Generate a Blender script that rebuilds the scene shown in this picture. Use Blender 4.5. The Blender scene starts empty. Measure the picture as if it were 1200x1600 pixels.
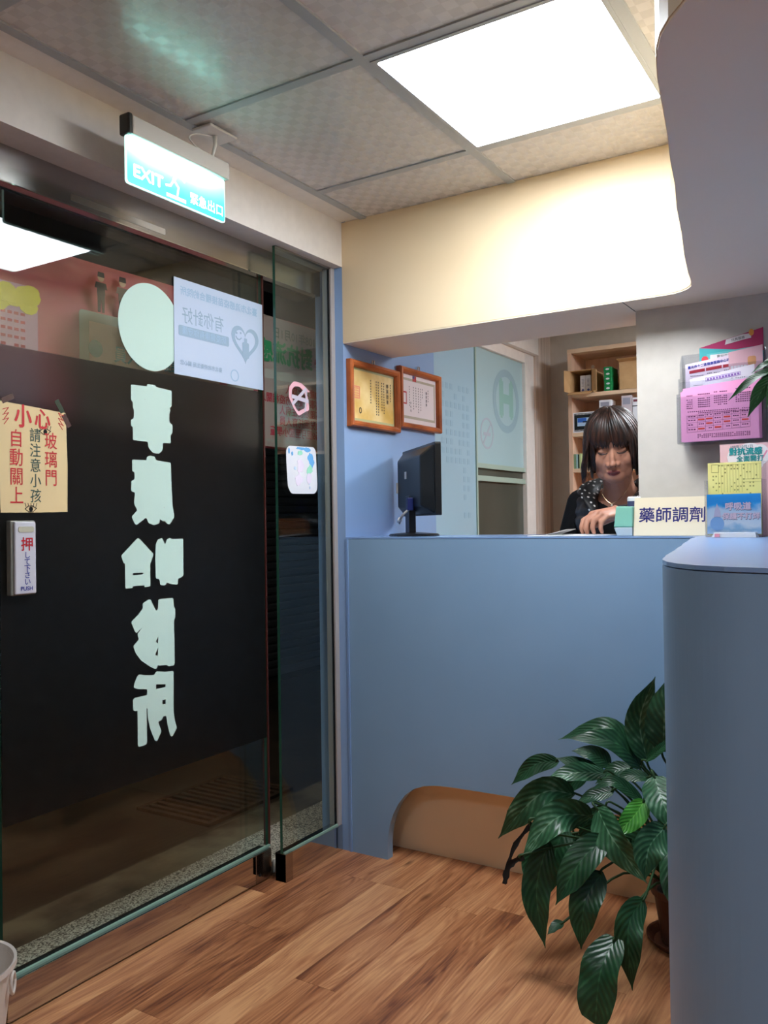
import bpy, bmesh, math, random
from mathutils import Vector, Matrix, Euler, noise
from mathutils.geometry import tessellate_polygon
random.seed(7)
S = bpy.context.scene
COL = S.collection
pi = math.pi

# ---------------------------------------------------------------- camera, world, light, exposure
cam_d = bpy.data.cameras.new('camera')
cam = bpy.data.objects.new('camera', cam_d); COL.objects.link(cam)
cam_d.sensor_fit = 'VERTICAL'; cam_d.sensor_height = 32.0; cam_d.lens = 1331.0 / 1600 * 32
cam_d.clip_start = 0.05
R3 = Matrix(((0.8478, 0.0183, 0.5299), (0.5301, -0.0013, -0.8480), (-0.0149, 0.9998, -0.0108)))
R3 = R3.to_quaternion().normalized().to_matrix()
cam.matrix_world = Matrix.Translation((0, 0, 1.203)) @ R3.to_4x4()
S.camera = cam
S.view_settings.view_transform = 'Standard'; S.view_settings.look = 'None'
S.view_settings.gamma = 1.0; S.view_settings.use_curve_mapping = False
S.view_settings.exposure = 0.0
W = bpy.data.worlds.new('night'); S.world = W; W.use_nodes = True
W.node_tree.nodes['Background'].inputs[0].default_value = (0.05, 0.06, 0.09, 1)
W.node_tree.nodes['Background'].inputs[1].default_value = 0.12
S.cycles.max_bounces = 10; S.cycles.transparent_max_bounces = 16
S.cycles.glossy_bounces = 5; S.cycles.diffuse_bounces = 5
S.cycles.caustics_reflective = False; S.cycles.caustics_refractive = False
S.cycles.sample_clamp_indirect = 6
LIGHT_E = 34.0          # ceiling panels
CEIL = 2.303

# ---------------------------------------------------------------- materials
def lin(c):
    return tuple((x / 255 / 12.92 if x / 255 <= .04045 else ((x / 255 + .055) / 1.055) ** 2.4) for x in c) + (1,)
def M(name, rgb=(200, 200, 200), rough=.5, metal=0, spec=.5, emit=None, es=0, coat=0, trans=0, alpha=1, ior=1.45):
    m = bpy.data.materials.new(name); m.use_nodes = True
    b = m.node_tree.nodes['Principled BSDF']
    b.inputs['Base Color'].default_value = lin(rgb); b.inputs['Roughness'].default_value = rough
    b.inputs['Metallic'].default_value = metal; b.inputs['Specular IOR Level'].default_value = spec
    b.inputs['Coat Weight'].default_value = coat; b.inputs['Transmission Weight'].default_value = trans
    b.inputs['IOR'].default_value = ior
    if alpha < 1: b.inputs['Alpha'].default_value = alpha
    if emit: b.inputs['Emission Color'].default_value = lin(emit); b.inputs['Emission Strength'].default_value = es
    return m
class NT:
    def __init__(s, m): s.t = m.node_tree; s.b = s.t.nodes.get('Principled BSDF'); s.out = s.t.nodes.get('Material Output')
    def n(s, ty, **kw):
        x = s.t.nodes.new(ty)
        for k, v in kw.items():
            if k.startswith('i_'): x.inputs[k[2:].replace('_', ' ')].default_value = v
            else: setattr(x, k, v)
        return x
    def l(s, a, b): s.t.links.new(a, b)
    def ramp(s, fac, stops, interp='LINEAR'):
        r = s.n('ShaderNodeValToRGB'); r.color_ramp.interpolation = interp
        e = r.color_ramp.elements
        while len(e) > 1: e.remove(e[-1])
        e[0].position = stops[0][0]; e[0].color = lin(stops[0][1])
        for p, c in stops[1:]:
            q = e.new(p); q.color = lin(c)
        s.l(fac, r.inputs[0]); return r.outputs[0]
    def coords(s, kind='Object', scale=(1, 1, 1), rand=False):
        tc = s.n('ShaderNodeTexCoord'); mp = s.n('ShaderNodeMapping'); mp.inputs['Scale'].default_value = scale
        s.l(tc.outputs[kind], mp.inputs[0])
        if rand:
            oi = s.n('ShaderNodeObjectInfo'); vm = s.n('ShaderNodeVectorMath', operation='SCALE')
            cb = s.n('ShaderNodeCombineXYZ')
            for i in range(3): s.l(oi.outputs['Random'], cb.inputs[i])
            s.l(cb.outputs[0], vm.inputs[0]); vm.inputs['Scale'].default_value = 37.0
            s.l(vm.outputs[0], mp.inputs['Location'])
        return mp.outputs[0]
    def bump(s, h, strength=.3, dist=.002):
        b = s.n('ShaderNodeBump'); b.inputs['Strength'].default_value = strength; b.inputs['Distance'].default_value = dist
        s.l(h, b.inputs['Height']); s.l(b.outputs[0], s.b.inputs['Normal'])
def noise_mat(name, c1, c2, scale=8, rough=.5, bump=.1, bdist=.001, spec=.5, lo=.35, hi=.65, detail=4, mscale=(1, 1, 1), rand=False):
    m = M(name, c1, rough, spec=spec); t = NT(m); v = t.coords('Object', mscale, rand)
    nz = t.n('ShaderNodeTexNoise'); nz.inputs['Scale'].default_value = scale; nz.inputs['Detail'].default_value = detail
    t.l(v, nz.inputs['Vector'])
    t.l(t.ramp(nz.outputs[0], [(lo, c1), (hi, c2)]), t.b.inputs['Base Color'])
    if bump: t.bump(nz.outputs[0], bump, bdist)
    return m

def wood_floor():
    m = M('acacia_laminate', (160, 105, 65), .34, spec=.5); t = NT(m)
    v = t.coords('Object', (1, 1, 1), True)
    mp = t.n('ShaderNodeMapping'); mp.inputs['Scale'].default_value = (9, 1.1, 1); t.l(v, mp.inputs[0])
    warp = t.n('ShaderNodeTexNoise'); warp.inputs['Scale'].default_value = 1.3; warp.inputs['Detail'].default_value = 2; t.l(mp.outputs[0], warp.inputs['Vector'])
    add = t.n('ShaderNodeMixRGB', blend_type='ADD'); add.inputs[0].default_value = 1.0
    sc = t.n('ShaderNodeVectorMath', operation='SCALE'); t.l(warp.outputs['Color'], sc.inputs[0]); sc.inputs['Scale'].default_value = 1.6
    t.l(mp.outputs[0], add.inputs[1]); t.l(sc.outputs[0], add.inputs[2])
    g = t.n('ShaderNodeTexNoise'); g.inputs['Scale'].default_value = 1.5; g.inputs['Detail'].default_value = 5; g.inputs['Roughness'].default_value = .62
    t.l(add.outputs[0], g.inputs['Vector'])
    mp2 = t.n('ShaderNodeMapping'); mp2.inputs['Scale'].default_value = (120, 3, 1); t.l(v, mp2.inputs[0])
    f = t.n('ShaderNodeTexNoise'); f.inputs['Scale'].default_value = 1.5; f.inputs['Detail'].default_value = 3; t.l(mp2.outputs[0], f.inputs['Vector'])
    w = t.n('ShaderNodeTexWave'); w.inputs['Scale'].default_value = 2.2; w.inputs['Distortion'].default_value = 7; w.inputs['Detail'].default_value = 2; w.inputs['Detail Scale'].default_value = .8
    t.l(add.outputs[0], w.inputs['Vector'])
    a = t.n('ShaderNodeMath', operation='MULTIPLY'); a.inputs[1].default_value = .07; t.l(w.outputs['Fac'], a.inputs[0])
    b = t.n('ShaderNodeMath', operation='MULTIPLY_ADD'); b.inputs[1].default_value = .70; t.l(g.outputs[0], b.inputs[0]); t.l(a.outputs[0], b.inputs[2])
    c = t.n('ShaderNodeMath', operation='MULTIPLY_ADD'); c.inputs[1].default_value = .30; t.l(f.outputs[0], c.inputs[0]); t.l(b.outputs[0], c.inputs[2])
    oi = t.n('ShaderNodeObjectInfo'); d = t.n('ShaderNodeMath', operation='MULTIPLY_ADD'); d.inputs[1].default_value = .14; t.l(oi.outputs['Random'], d.inputs[0]); t.l(c.outputs[0], d.inputs[2])
    t.l(t.ramp(d.outputs[0], [(.40, (112, 66, 46)), (.52, (163, 105, 69)), (.62, (190, 131, 90)), (.76, (218, 163, 115))]), t.b.inputs['Base Color'])
    # knots
    mp3 = t.n('ShaderNodeMapping'); mp3.inputs['Scale'].default_value = (7, 2.6, 1); t.l(v, mp3.inputs[0])
    vo = t.n('ShaderNodeTexVoronoi'); vo.inputs['Scale'].default_value = 1.0; t.l(mp3.outputs[0], vo.inputs['Vector'])
    base = t.b.inputs['Base Color'].links[0].from_socket
    k = t.ramp(vo.outputs['Distance'], [(.02, (110, 75, 65)), (.12, (255, 255, 255))])
    mx = t.n('ShaderNodeMixRGB', blend_type='MULTIPLY'); mx.inputs[0].default_value = .8; t.l(base, mx.inputs[1]); t.l(k, mx.inputs[2])
    t.l(mx.outputs[0], t.b.inputs['Base Color'])
    t.bump(f.outputs[0], .08, .0006)
    return m

def glass_mat(name, tint=(.90, .955, .935), ior=1.5, rough=0.0):
    m = bpy.data.materials.new(name); m.use_nodes = True; t = NT(m); t.t.nodes.remove(t.b)
    tr = t.n('ShaderNodeBsdfTransparent'); tr.inputs[0].default_value = tint + (1,)
    gl = t.n('ShaderNodeBsdfGlossy'); gl.inputs['Roughness'].default_value = rough
    fr = t.n('ShaderNodeFresnel'); ge = t.n('ShaderNodeNewGeometry'); mr = t.n('ShaderNodeMapRange')
    mr.inputs['To Min'].default_value = ior; mr.inputs['To Max'].default_value = 1 / ior
    t.l(ge.outputs['Backfacing'], mr.inputs[0]); t.l(mr.outputs[0], fr.inputs[0])
    mx = t.n('ShaderNodeMixShader'); t.l(fr.outputs[0], mx.inputs[0]); t.l(tr.outputs[0], mx.inputs[1]); t.l(gl.outputs[0], mx.inputs[2])
    t.l(mx.outputs[0], t.out.inputs[0]); return m
def sheet_mat(name, rgb, trans=.3, rough=.6, spec=.3):
    """thin paper / film that lets some light through"""
    m = M(name, rgb, rough, spec=spec); t = NT(m)
    tl = t.n('ShaderNodeBsdfTranslucent'); tl.inputs[0].default_value = lin(rgb)
    mx = t.n('ShaderNodeMixShader'); mx.inputs[0].default_value = trans
    t.l(t.b.outputs[0], mx.inputs[1]); t.l(tl.outputs[0], mx.inputs[2]); t.l(mx.outputs[0], t.out.inputs[0]); return m

m_floor = wood_floor()
m_sub = M('subfloor', (40, 28, 22), .8)
m_white = noise_mat('white_paint', (232, 228, 223), (237, 233, 228), 30, .55, .05)
m_cream = noise_mat('cream_laminate', (226, 204, 168), (230, 209, 174), 3, .4, 0)
m_soffit = M('soffit_paint', (250, 233, 208), .6)
m_grey = noise_mat('warm_grey_paint', (199, 193, 183), (204, 198, 188), 25, .6, .04)
m_blue = noise_mat('blue_laminate', (130, 162, 194), (135, 167, 199), 2.5, .38, 0)
m_bluew = noise_mat('blue_wall_laminate', (134, 165, 207), (139, 170, 211), 2.5, .4, 0)
m_bluetop = M('blue_worktop', (128, 160, 206), .22, spec=.6)
m_tan = noise_mat('tan_laminate', (248, 226, 192), (250, 229, 196), 3, .4, 0)
m_dark = M('dark_gap', (20, 20, 22), .8)
m_tbar = M('ceiling_grid', (164, 168, 172), .3)
m_steel = M('polished_steel', (206, 204, 200), .06, metal=1)
m_steelb = M('brushed_steel', (178, 176, 174), .2, metal=1)
m_alu = M('aluminium', (176, 174, 170), .32, metal=1)
m_glass = glass_mat('clear_glass')
m_green = M('green_glass_edge', (46, 92, 76), .15, spec=.8)
m_green2 = M('pale_green_glass_edge', (150, 184, 168), .12, spec=.8)
m_black = M('black_plastic', (16, 17, 19), .34)
m_blackm = M('black_matte', (13, 13, 14), .8)
m_wp = M('white_plastic', (226, 224, 220), .4)
m_film = sheet_mat('smoky_privacy_film', (36, 35, 35), .72, .45, .25)
_t = NT(m_film); _tl = [n for n in m_film.node_tree.nodes if n.type == 'BSDF_TRANSLUCENT'][0]; _rf = m_film.node_tree.nodes.new('ShaderNodeBsdfRefraction'); _rf.inputs['Roughness'].default_value = .5; _rf.inputs['IOR'].default_value = 1.25; _rf.inputs['Color'].default_value = (.88, .86, .86, 1)
for _l in list(_tl.outputs[0].links): m_film.node_tree.links.new(_rf.outputs[0], _l.to_socket)
m_mint = sheet_mat('mint_vinyl', (206, 234, 225), .12, .5)
m_paper = sheet_mat('white_paper', (240, 240, 240), .15)

def ceiling_tile_mat():
    m = M('woven_ceiling_tile', (206, 202, 199), .3, spec=.5); t = NT(m)
    v = t.coords('Object', (1, 1, 1), False)
    ck = t.n('ShaderNodeTexChecker'); ck.inputs['Scale'].default_value = 33; t.l(v, ck.inputs['Vector'])
    w1 = t.n('ShaderNodeTexWave', bands_direction='X'); w1.inputs['Scale'].default_value = 5.3; t.l(v, w1.inputs['Vector'])
    w2 = t.n('ShaderNodeTexWave', bands_direction='Y'); w2.inputs['Scale'].default_value = 5.3; t.l(v, w2.inputs['Vector'])
    mx = t.n('ShaderNodeMixRGB'); t.l(ck.outputs['Fac'], mx.inputs[0]); t.l(w1.outputs['Color'], mx.inputs[1]); t.l(w2.outputs['Color'], mx.inputs[2])
    t.bump(mx.outputs[0], .2, .0005)
    rr = t.n('ShaderNodeMapRange'); rr.inputs['To Min'].default_value = .20; rr.inputs['To Max'].default_value = .275
    t.l(ck.outputs['Fac'], rr.inputs[0]); t.l(rr.outputs[0], t.b.inputs['Roughness'])
    return m
m_tile = ceiling_tile_mat()

def grain_mat(name, c1, c2, c3, sc=(60, 60, 2), rough=.45):
    m = M(name, c1, rough); t = NT(m); v = t.coords('Object', sc)
    nz = t.n('ShaderNodeTexNoise'); nz.inputs['Scale'].default_value = 1; nz.inputs['Detail'].default_value = 5; t.l(v, nz.inputs['Vector'])
    t.l(t.ramp(nz.outputs[0], [(.3, c1), (.5, c2), (.68, c3)]), t.b.inputs['Base Color']); return m
m_column = grain_mat('grey_oak_veneer', (172, 154, 142), (206, 190, 178), (228, 214, 202), (60, 60, 1.2))
m_birch = grain_mat('birch_board', (206, 172, 140), (222, 190, 158), (232, 204, 174), (3, 30, 30))
m_birchv = grain_mat('birch_board_pink', (200, 160, 134), (210, 172, 146), (220, 184, 158), (30, 30, 3))
m_frame = grain_mat('cherry_frame', (140, 70, 32), (174, 92, 46), (196, 110, 60), (20, 8, 8), .3)
m_card = noise_mat('cardboard', (186, 148, 102), (196, 158, 112), 20, .8, .05)

# ---------------------------------------------------------------- mesh helpers
def wm(o):
    m = Matrix.LocRotScale(o.location, o.rotation_euler, o.scale)
    return wm(o.parent) @ m if o.parent else m
def MX(x0):   # u -> +y, v -> +z, w -> +x  (sheet seen from the room on the street side)
    return Matrix(((0, 0, 1, x0), (1, 0, 0, 0), (0, 1, 0, 0), (0, 0, 0, 1)))
def MY(y0):   # u -> +x, v -> +z, w -> -y  (sheet facing the camera side)
    return Matrix(((1, 0, 0, 0), (0, 0, -1, y0), (0, 1, 0, 0), (0, 0, 0, 1)))
class MB:
    def __init__(s): s.v = []; s.f = []; s.m = []; s.mi = 0; s.sm = []; s.smooth = False
    def add(s, vs, fs, T=None):
        b = len(s.v)
        s.v += [tuple(T @ Vector(p)) if T else tuple(p) for p in vs]
        for f in fs: s.f.append(tuple(b + i for i in f)); s.m.append(s.mi); s.sm.append(s.smooth)
        return s
    def box(s, x0, x1, y0, y1, z0, z1, T=None):
        v = [(x, y, z) for z in (z0, z1) for y in (y0, y1) for x in (x0, x1)]
        return s.add(v, [(0, 2, 3, 1), (4, 5, 7, 6), (0, 1, 5, 4), (2, 6, 7, 3), (0, 4, 6, 2), (1, 3, 7, 5)], T)
    def prism(s, outline, w0, w1, T=None, holes=()):
        loops = [list(outline)] + [list(h) for h in holes]
        flat = [p for l in loops for p in l]
        tris = tessellate_polygon([[Vector((p[0], p[1], 0)) for p in l] for l in loops])
        n = len(flat)
        fs = []
        for t in tris:
            a, b, c = (flat[i] for i in t)
            cr = (b[0] - a[0]) * (c[1] - a[1]) - (b[1] - a[1]) * (c[0] - a[0])
            if abs(cr) < 1e-14: continue
            t = t if cr > 0 else (t[0], t[2], t[1])
            fs.append(tuple(i + n for i in t)); fs.append(tuple(reversed(t)))
        st = 0
        for li, l in enumerate(loops):
            A = sum(l[i - 1][0] * l[i][1] - l[i][0] * l[i - 1][1] for i in range(len(l)))
            fwd = (A > 0) == (li == 0)
            for i in range(len(l)):
                j = (i + 1) % len(l); a, b = st + i, st + j
                fs.append((a, b, b + n, a + n) if fwd else (b, a, a + n, b + n))
            st += len(l)
        return s.add([(p[0], p[1], w0) for p in flat] + [(p[0], p[1], w1) for p in flat], fs, T)
    def tube(s, pts, r, n=8, T=None, cap=True, flat=1.0, up=None):
        pts = [Vector(p) for p in pts]; N = len(pts); rs = r if isinstance(r, (list, tuple)) else [r] * N
        vs = []; prev = None
        for i, p in enumerate(pts):
            d = (pts[min(i + 1, N - 1)] - pts[max(i - 1, 0)]).normalized()
            if prev is None:
                u = Vector(up) if up else (Vector((0, 0, 1)) if abs(d.z) < .9 else Vector((1, 0, 0)))
                a = d.cross(u).normalized()
            else: a = (prev - d * prev.dot(d)).normalized()
            prev = a; b = d.cross(a)
            for k in range(n):
                t = 2 * pi * k / n; vs.append(p + a * (rs[i] * math.cos(t)) + b * (rs[i] * math.sin(t) * flat))
        fs = [(i * n + k, i * n + (k + 1) % n, (i + 1) * n + (k + 1) % n, (i + 1) * n + k) for i in range(N - 1) for k in range(n)]
        if cap: fs += [tuple(reversed(range(n))), tuple(range((N - 1) * n, N * n))]
        return s.add(vs, fs, T)
    def lathe(s, prof, c=(0, 0, 0), n=32, T=None):
        vs = []; N = len(prof)
        for r, z in prof:
            for k in range(n):
                t = 2 * pi * k / n; vs.append((c[0] + r * math.cos(t), c[1] + r * math.sin(t), c[2] + z))
        fs = [(i * n + k, i * n + (k + 1) % n, (i + 1) * n + (k + 1) % n, (i + 1) * n + k) for i in range(N - 1) for k in range(n)]
        fs += [tuple(reversed(range(n))), tuple(range((N - 1) * n, N * n))]
        return s.add(vs, fs, T)
    def ball(s, c, r, n=12, T=None):
        if not isinstance(r, (tuple, list)): r = (r, r, r)
        vs = [(c[0], c[1], c[2] - r[2])]
        for i in range(1, n):
            a = pi * i / n
            for k in range(2 * n):
                t = pi * k / n; vs.append((c[0] + r[0] * math.sin(a) * math.cos(t), c[1] + r[1] * math.sin(a) * math.sin(t), c[2] - r[2] * math.cos(a)))
        vs.append((c[0], c[1], c[2] + r[2])); q = 2 * n
        fs = [(0, 1 + (k + 1) % q, 1 + k) for k in range(q)]
        for i in range(n - 2):
            for k in range(q): fs.append((1 + i * q + k, 1 + i * q + (k + 1) % q, 1 + (i + 1) * q + (k + 1) % q, 1 + (i + 1) * q + k))
        L = len(vs) - 1; o = 1 + (n - 2) * q
        fs += [(L, o + k, o + (k + 1) % q) for k in range(q)]
        return s.add(vs, fs, T)
    def build(s, name, mats, parent=None, bevel=0, seg=2, smooth=False, origin=None):
        if not isinstance(mats, (list, tuple)): mats = [mats]
        vs = [Vector(p) for p in s.v]
        if parent is not None:
            inv = wm(parent).inverted(); vs = [inv @ p for p in vs]
        me = bpy.data.meshes.new(name); o = bpy.data.objects.new(name, me)
        if origin is None:
            xs = [p.x for p in vs]; ys = [p.y for p in vs]; zs = [p.z for p in vs]
            origin = Vector(((min(xs) + max(xs)) / 2, (min(ys) + max(ys)) / 2, min(zs) if parent is None else (min(zs) + max(zs)) / 2))
        else: origin = Vector(origin)
        vs = [p - origin for p in vs]
        me.from_pydata([tuple(p) for p in vs], [], s.f)
        for m in mats: me.materials.append(m)
        me.polygons.foreach_set('material_index', s.m)
        me.polygons.foreach_set('use_smooth', [smooth or x for x in s.sm])
        me.update(); o.location = origin; COL.objects.link(o)
        if parent is not None: o.parent = parent
        if bevel:
            b = o.modifiers.new('bevel', 'BEVEL'); b.width = bevel; b.segments = seg; b.limit_method = 'ANGLE'; b.angle_limit = .6
        return o
def box(x0, x1, y0, y1, z0, z1): return MB().box(x0, x1, y0, y1, z0, z1)
def empty(name, loc, rot=(0, 0, 0)):
    o = bpy.data.objects.new(name, None); o.location = loc; o.rotation_euler = rot; o.empty_display_size = .05; COL.objects.link(o); return o
def tag(o, label=None, cat=None, group=None, kind=None):
    if label: o['label'] = label
    if cat: o['category'] = cat
    if group: o['group'] = group
    if kind: o['kind'] = kind
    return o
def struct(o): o['kind'] = 'structure'; return o
_tc = {}
def textmesh(body, size, bold=0.0, align='CENTER'):
    k = (body, size, bold, align)
    if k in _tc: return _tc[k]
    c = bpy.data.curves.new('t', 'FONT'); c.body = body; c.size = size; c.offset = bold * size; c.align_x = align; c.align_y = 'CENTER'; c.resolution_u = 3
    o = bpy.data.objects.new('t', c); COL.objects.link(o)
    me = bpy.data.meshes.new_from_object(o.evaluated_get(bpy.context.evaluated_depsgraph_get()))
    r = ([tuple(v.co) for v in me.vertices], [tuple(p.vertices) for p in me.polygons])
    bpy.data.objects.remove(o); bpy.data.curves.remove(c); bpy.data.meshes.remove(me)
    _tc[k] = r; return r
def text(mb, body, size, u, v, T, w=.0006, bold=0.0, mirror=False, sx=1.0, rot=0.0, align='CENTER'):
    vs, fs = textmesh(body, size, 0.0, align)
    ca, sa = math.cos(rot), math.sin(rot); b = bold * size
    if mirror: fs = [tuple(reversed(f)) for f in fs]
    for k, (ox, oy) in enumerate(((0, 0),) if bold <= 0 else ((b, 0), (-b, 0), (0, b), (0, -b))):
        out = []
        for x, y, z in vs:
            x = x * sx + ox; y += oy
            if mirror: x = -x
            out.append((u + x * ca - y * sa, v + x * sa + y * ca, w + k * 2e-6))
        mb.add(out, fs, T)
    return mb
def vtext(mb, chars, size, u, v, step, T, **kw):
    for i, ch in enumerate(chars): text(mb, ch, size, u, v - i * step, T, **kw)
    return mb
def bars(mb, u0, u1, v, h, T, w=.0006, n=8, fill=.7, rnd=random):
    """a row of small print too small to read, as short marks"""
    st = (u1 - u0) / n
    for i in range(n):
        if rnd.random() < .93:
            a = u0 + i * st; mb.prism([(a, v), (a + st * fill, v), (a + st * fill, v + h), (a, v + h)], w - .0003, w, T)
    return mb
def rect(u0, u1, v0, v1): return [(u0, v0), (u1, v0), (u1, v1), (u0, v1)]
def rrect(u0, u1, v0, v1, r, n=5):
    out = []
    for cx, cy, a in ((u1 - r, v0 + r, -pi / 2), (u1 - r, v1 - r, 0), (u0 + r, v1 - r, pi / 2), (u0 + r, v0 + r, pi)):
        for i in range(n + 1):
            t = a + pi / 2 * i / n; out.append((cx + r * math.cos(t), cy + r * math.sin(t)))
    return out
def ell(cu, cv, ru, rv, n=40): return [(cu + ru * math.cos(2 * pi * i / n), cv + rv * math.sin(2 * pi * i / n)) for i in range(n)]
def ringp(mb, cu, cv, ru, rv, w, wid, T, n=40):
    return mb.prism(ell(cu, cv, ru, rv, n), w - .0004, w, T, holes=[ell(cu, cv, ru - wid, rv - wid, n)[::-1]])
def smooth_path(P, k=6):
    P = [Vector(p) for p in P]; out = []
    for i in range(len(P) - 1):
        p0, p1, p2, p3 = P[max(i - 1, 0)], P[i], P[i + 1], P[min(i + 2, len(P) - 1)]
        for j in range(k):
            t = j / k
            out.append(.5 * ((2 * p1) + (p2 - p0) * t + (2 * p0 - 5 * p1 + 4 * p2 - p3) * t * t + (3 * p1 - p0 - 3 * p2 + p3) * t ** 3))
    out.append(P[-1]); return out

# ================================================================= THE ROOM SHELL
XW, YC = -1.776, 2.575          # face of the lintel / left wall, face of the counter
LETTER = m_wp
# floor with separate planks
floor = struct(box(-1.98, 2.3, -2.5, 4.75, -.05, -.009).build('floor', m_sub))
pw = .1285
plank_me = {}
def plank(x, y0, y1):
    L = round(y1 - y0, 3)
    if L < .04: return
    if L not in plank_me:
        o = box(0, pw - .0005, 0, L - .0006, -.009, 0).build('plank', m_floor, origin=(0, 0, 0)); plank_me[L] = o.data
    else:
        o = bpy.data.objects.new('plank', plank_me[L]); COL.objects.link(o)
    o.location = (x, y0, 0); o.parent = floor; o.location = Vector((x, y0, 0)) - floor.location
rp = random.Random(3)
x = -1.9275 ; i = 0
while x < 2.25:
    y = -2.45 - rp.random() * 1.2
    ends = {1: [1.95], 2: [1.47, 2.394], 3: [2.394], 4: [1.785]}.get(i)
    y = (ends[0] - 3.9) if ends else y
    while y < 4.7:
        ln = 1.22 if not (ends and len(ends) > 1 and abs(y - ends[0]) < .01) else ends[1] - ends[0]
        ln = 1.3 if ends and y + 1.3 <= ends[0] + .001 else ln
        a, b = max(y, -2.45), min(y + ln, 4.7)
        if b - a > .04: plank(x, a, b)
        y += ln
    x += pw; i += 1

# ceiling: slab, woven tiles, T grid
ceiling = struct(box(-1.98, 2.3, -2.5, 4.75, CEIL + .012, CEIL + .05).build('ceiling', m_white))
GX = [-1.68, -1.10, -.52, .08, .68, 1.28, 1.88]; GY = [-2.51, -1.91, -1.31, -.71, -.11, .49, 1.09, 1.69, 2.29, 2.89, 3.49, 4.09, 4.69]
lights = [(1, 7), (1, 3), (2, 10), (4, 4)]      # grid cells that hold a lamp
tile_me = None
for i in range(len(GX)):
    for j in range(len(GY) - 1):
        x0, x1 = GX[i], (GX[i + 1] if i < len(GX) - 1 else 2.2); y0, y1 = GY[j], GY[j + 1]
        if (i, j) in lights: continue
        if y0 < -2.4: y0 = -2.4
        y1 = min(y1, 4.65)
        box(x0 + .002, x1 - .002, y0 + .002, y1 - .002, CEIL + .001, CEIL + .011).build('ceiling_tile', m_tile, ceiling, origin=None)
box(XW, -1.685, -2.4, YC, CEIL + .002, CEIL + .011).build('border_board', m_white, ceiling)
for gx in GX: box(gx - .014, gx + .014, -2.4, 4.65, CEIL - .004, CEIL + .001).build('grid_bar', m_tbar, ceiling)
for gy in GY[1:-1]: box(-1.69, 2.2, gy - .014, gy + .014, CEIL - .0035, CEIL + .001).build('grid_bar', m_tbar, ceiling)

m_diff = M('lamp_diffuser', (255, 255, 255), .6, emit=(240, 247, 255), es=LIGHT_E)
llab = ['square recessed ceiling light panel nearest the glass door and counter', 'unseen square ceiling panel added as fill light at the far rear of the waiting room', 'square ceiling light panel above the dispensary', 'unseen square ceiling panel added as fill light over the right of the waiting room']  # rear and right waiting room panels are unseen, added as fill light
for (i, j), lb in zip(lights, llab):
    x0, y0 = GX[i], GY[j]; x1, y1 = GX[i + 1], GY[j + 1]
    r = tag(empty('ceiling_light', ((x0 + x1) / 2, (y0 + y1) / 2, CEIL - .004)), lb, 'ceiling light', 'recessed light panels')
    mb = MB(); mb.prism(rect(x0 + .014, x1 - .014, y0 + .014, y1 - .014), CEIL - .006, CEIL + .01, None, holes=[rrect(x0 + .026, x1 - .026, y0 + .026, y1 - .026, .006)])
    mb.build('light_frame', m_tbar, r)
    d = m_diff
    if (i, j) != (1, 7):
        d = bpy.data.materials.get('lamp_diffuser_dim_%d' % j) or M('lamp_diffuser_dim_%d' % j, (255, 255, 255), .6, emit=(240, 247, 255), es=LIGHT_E * {10: 1.5, 3: .36, 4: .36}[j])
    MB().prism(rrect(x0 + .026, x1 - .026, y0 + .026, y1 - .026, .006), CEIL - .003, CEIL + .001).build('diffuser', d, r)

# walls of the waiting room (mostly behind the camera) and of the dispensary
struct(box(2.2, 2.3, -2.5, 4.75, 0, CEIL + .012).build('wall_right', m_grey))
struct(box(-1.98, 2.2, -2.5, -2.4, 0, CEIL + .012).build('wall_near', m_grey))
struct(box(-1.98, XW, -2.4, -.3, 0, CEIL + .0).build('wall_left', m_white))
struct(box(-1.9, XW, YC, 3.27, 0, CEIL + .012).build('wall_left.001', m_bluew))
struct(box(-1.98, -1.885, 3.272, 4.65, 0, CEIL).build('wall_left.002', m_grey))
struct(box(XW, 2.2, 4.65, 4.75, 0, CEIL + .012).build('wall_back', m_grey))
struct(box(-.745, 2.2, 2.72, 2.82, 1.146, 1.858).build('wall_front', m_grey))
# lintel above the glass front, with its lip
struct(box(-1.99, XW, -.3, YC, 2.140, CEIL + .012).build('trim_1', m_white))
# ---------- curved canopy above the counter, same outline as the worktop
front = [(-.62, 2.575), (-.595, 2.572), (-.57, 2.56), (-.548, 2.54), (-.533, 2.515), (-.524, 2.48), (-.518, 2.44), (-.512, 2.39)]
side = [(-.483, 2.214), (-.452, 2.05), (-.422, 1.872), (-.395, 1.74), (-.373, 1.609), (-.352, 1.50), (-.334, 1.395), (-.318, 1.30), (-.307, 1.25)]
endc = [(-.298, 1.215), (-.285, 1.182), (-.266, 1.152), (-.24, 1.122), (-.21, 1.096), (-.175, 1.072), (-.12, 1.045), (-.05, 1.022), (.04, 1.005), (.15, 1.0), (.28, 1.0)]
endt = [(-.298, 1.20), (-.288, 1.16), (-.272, 1.115), (-.25, 1.075), (-.222, 1.042), (-.185, 1.018), (-.137, 1.003), (-.06, .990), (.04, .982), (.15, .98), (.28, .98)]
def back(y0): return [(.36, y0 + .01), (.43, y0 + .05), (.48, y0 + .11), (.50, y0 + .19), (.50, 2.72)]
can_path = [(XW, YC)] + front + side + endc + back(1.0)
top_path = [(XW, YC)] + front + side + endt + back(.98)
canopy = MB().prism(can_path + [(.50, 2.92), (XW, 2.92)], 1.862, CEIL, None)
canopy = struct(canopy.build('trim_2', [m_cream]))
MB().prism([(p[0] + (.0015 if i else 0), p[1] + .0015) for i, p in enumerate(can_path)] + [(.498, 2.918), (XW + .001, 2.918)], 1.858, 1.8625, None).build('soffit_board', m_soffit, canopy)
struct(box(.5, 2.2, 2.575, 2.92, 1.858, CEIL).build('trim_3', m_cream))
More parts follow.
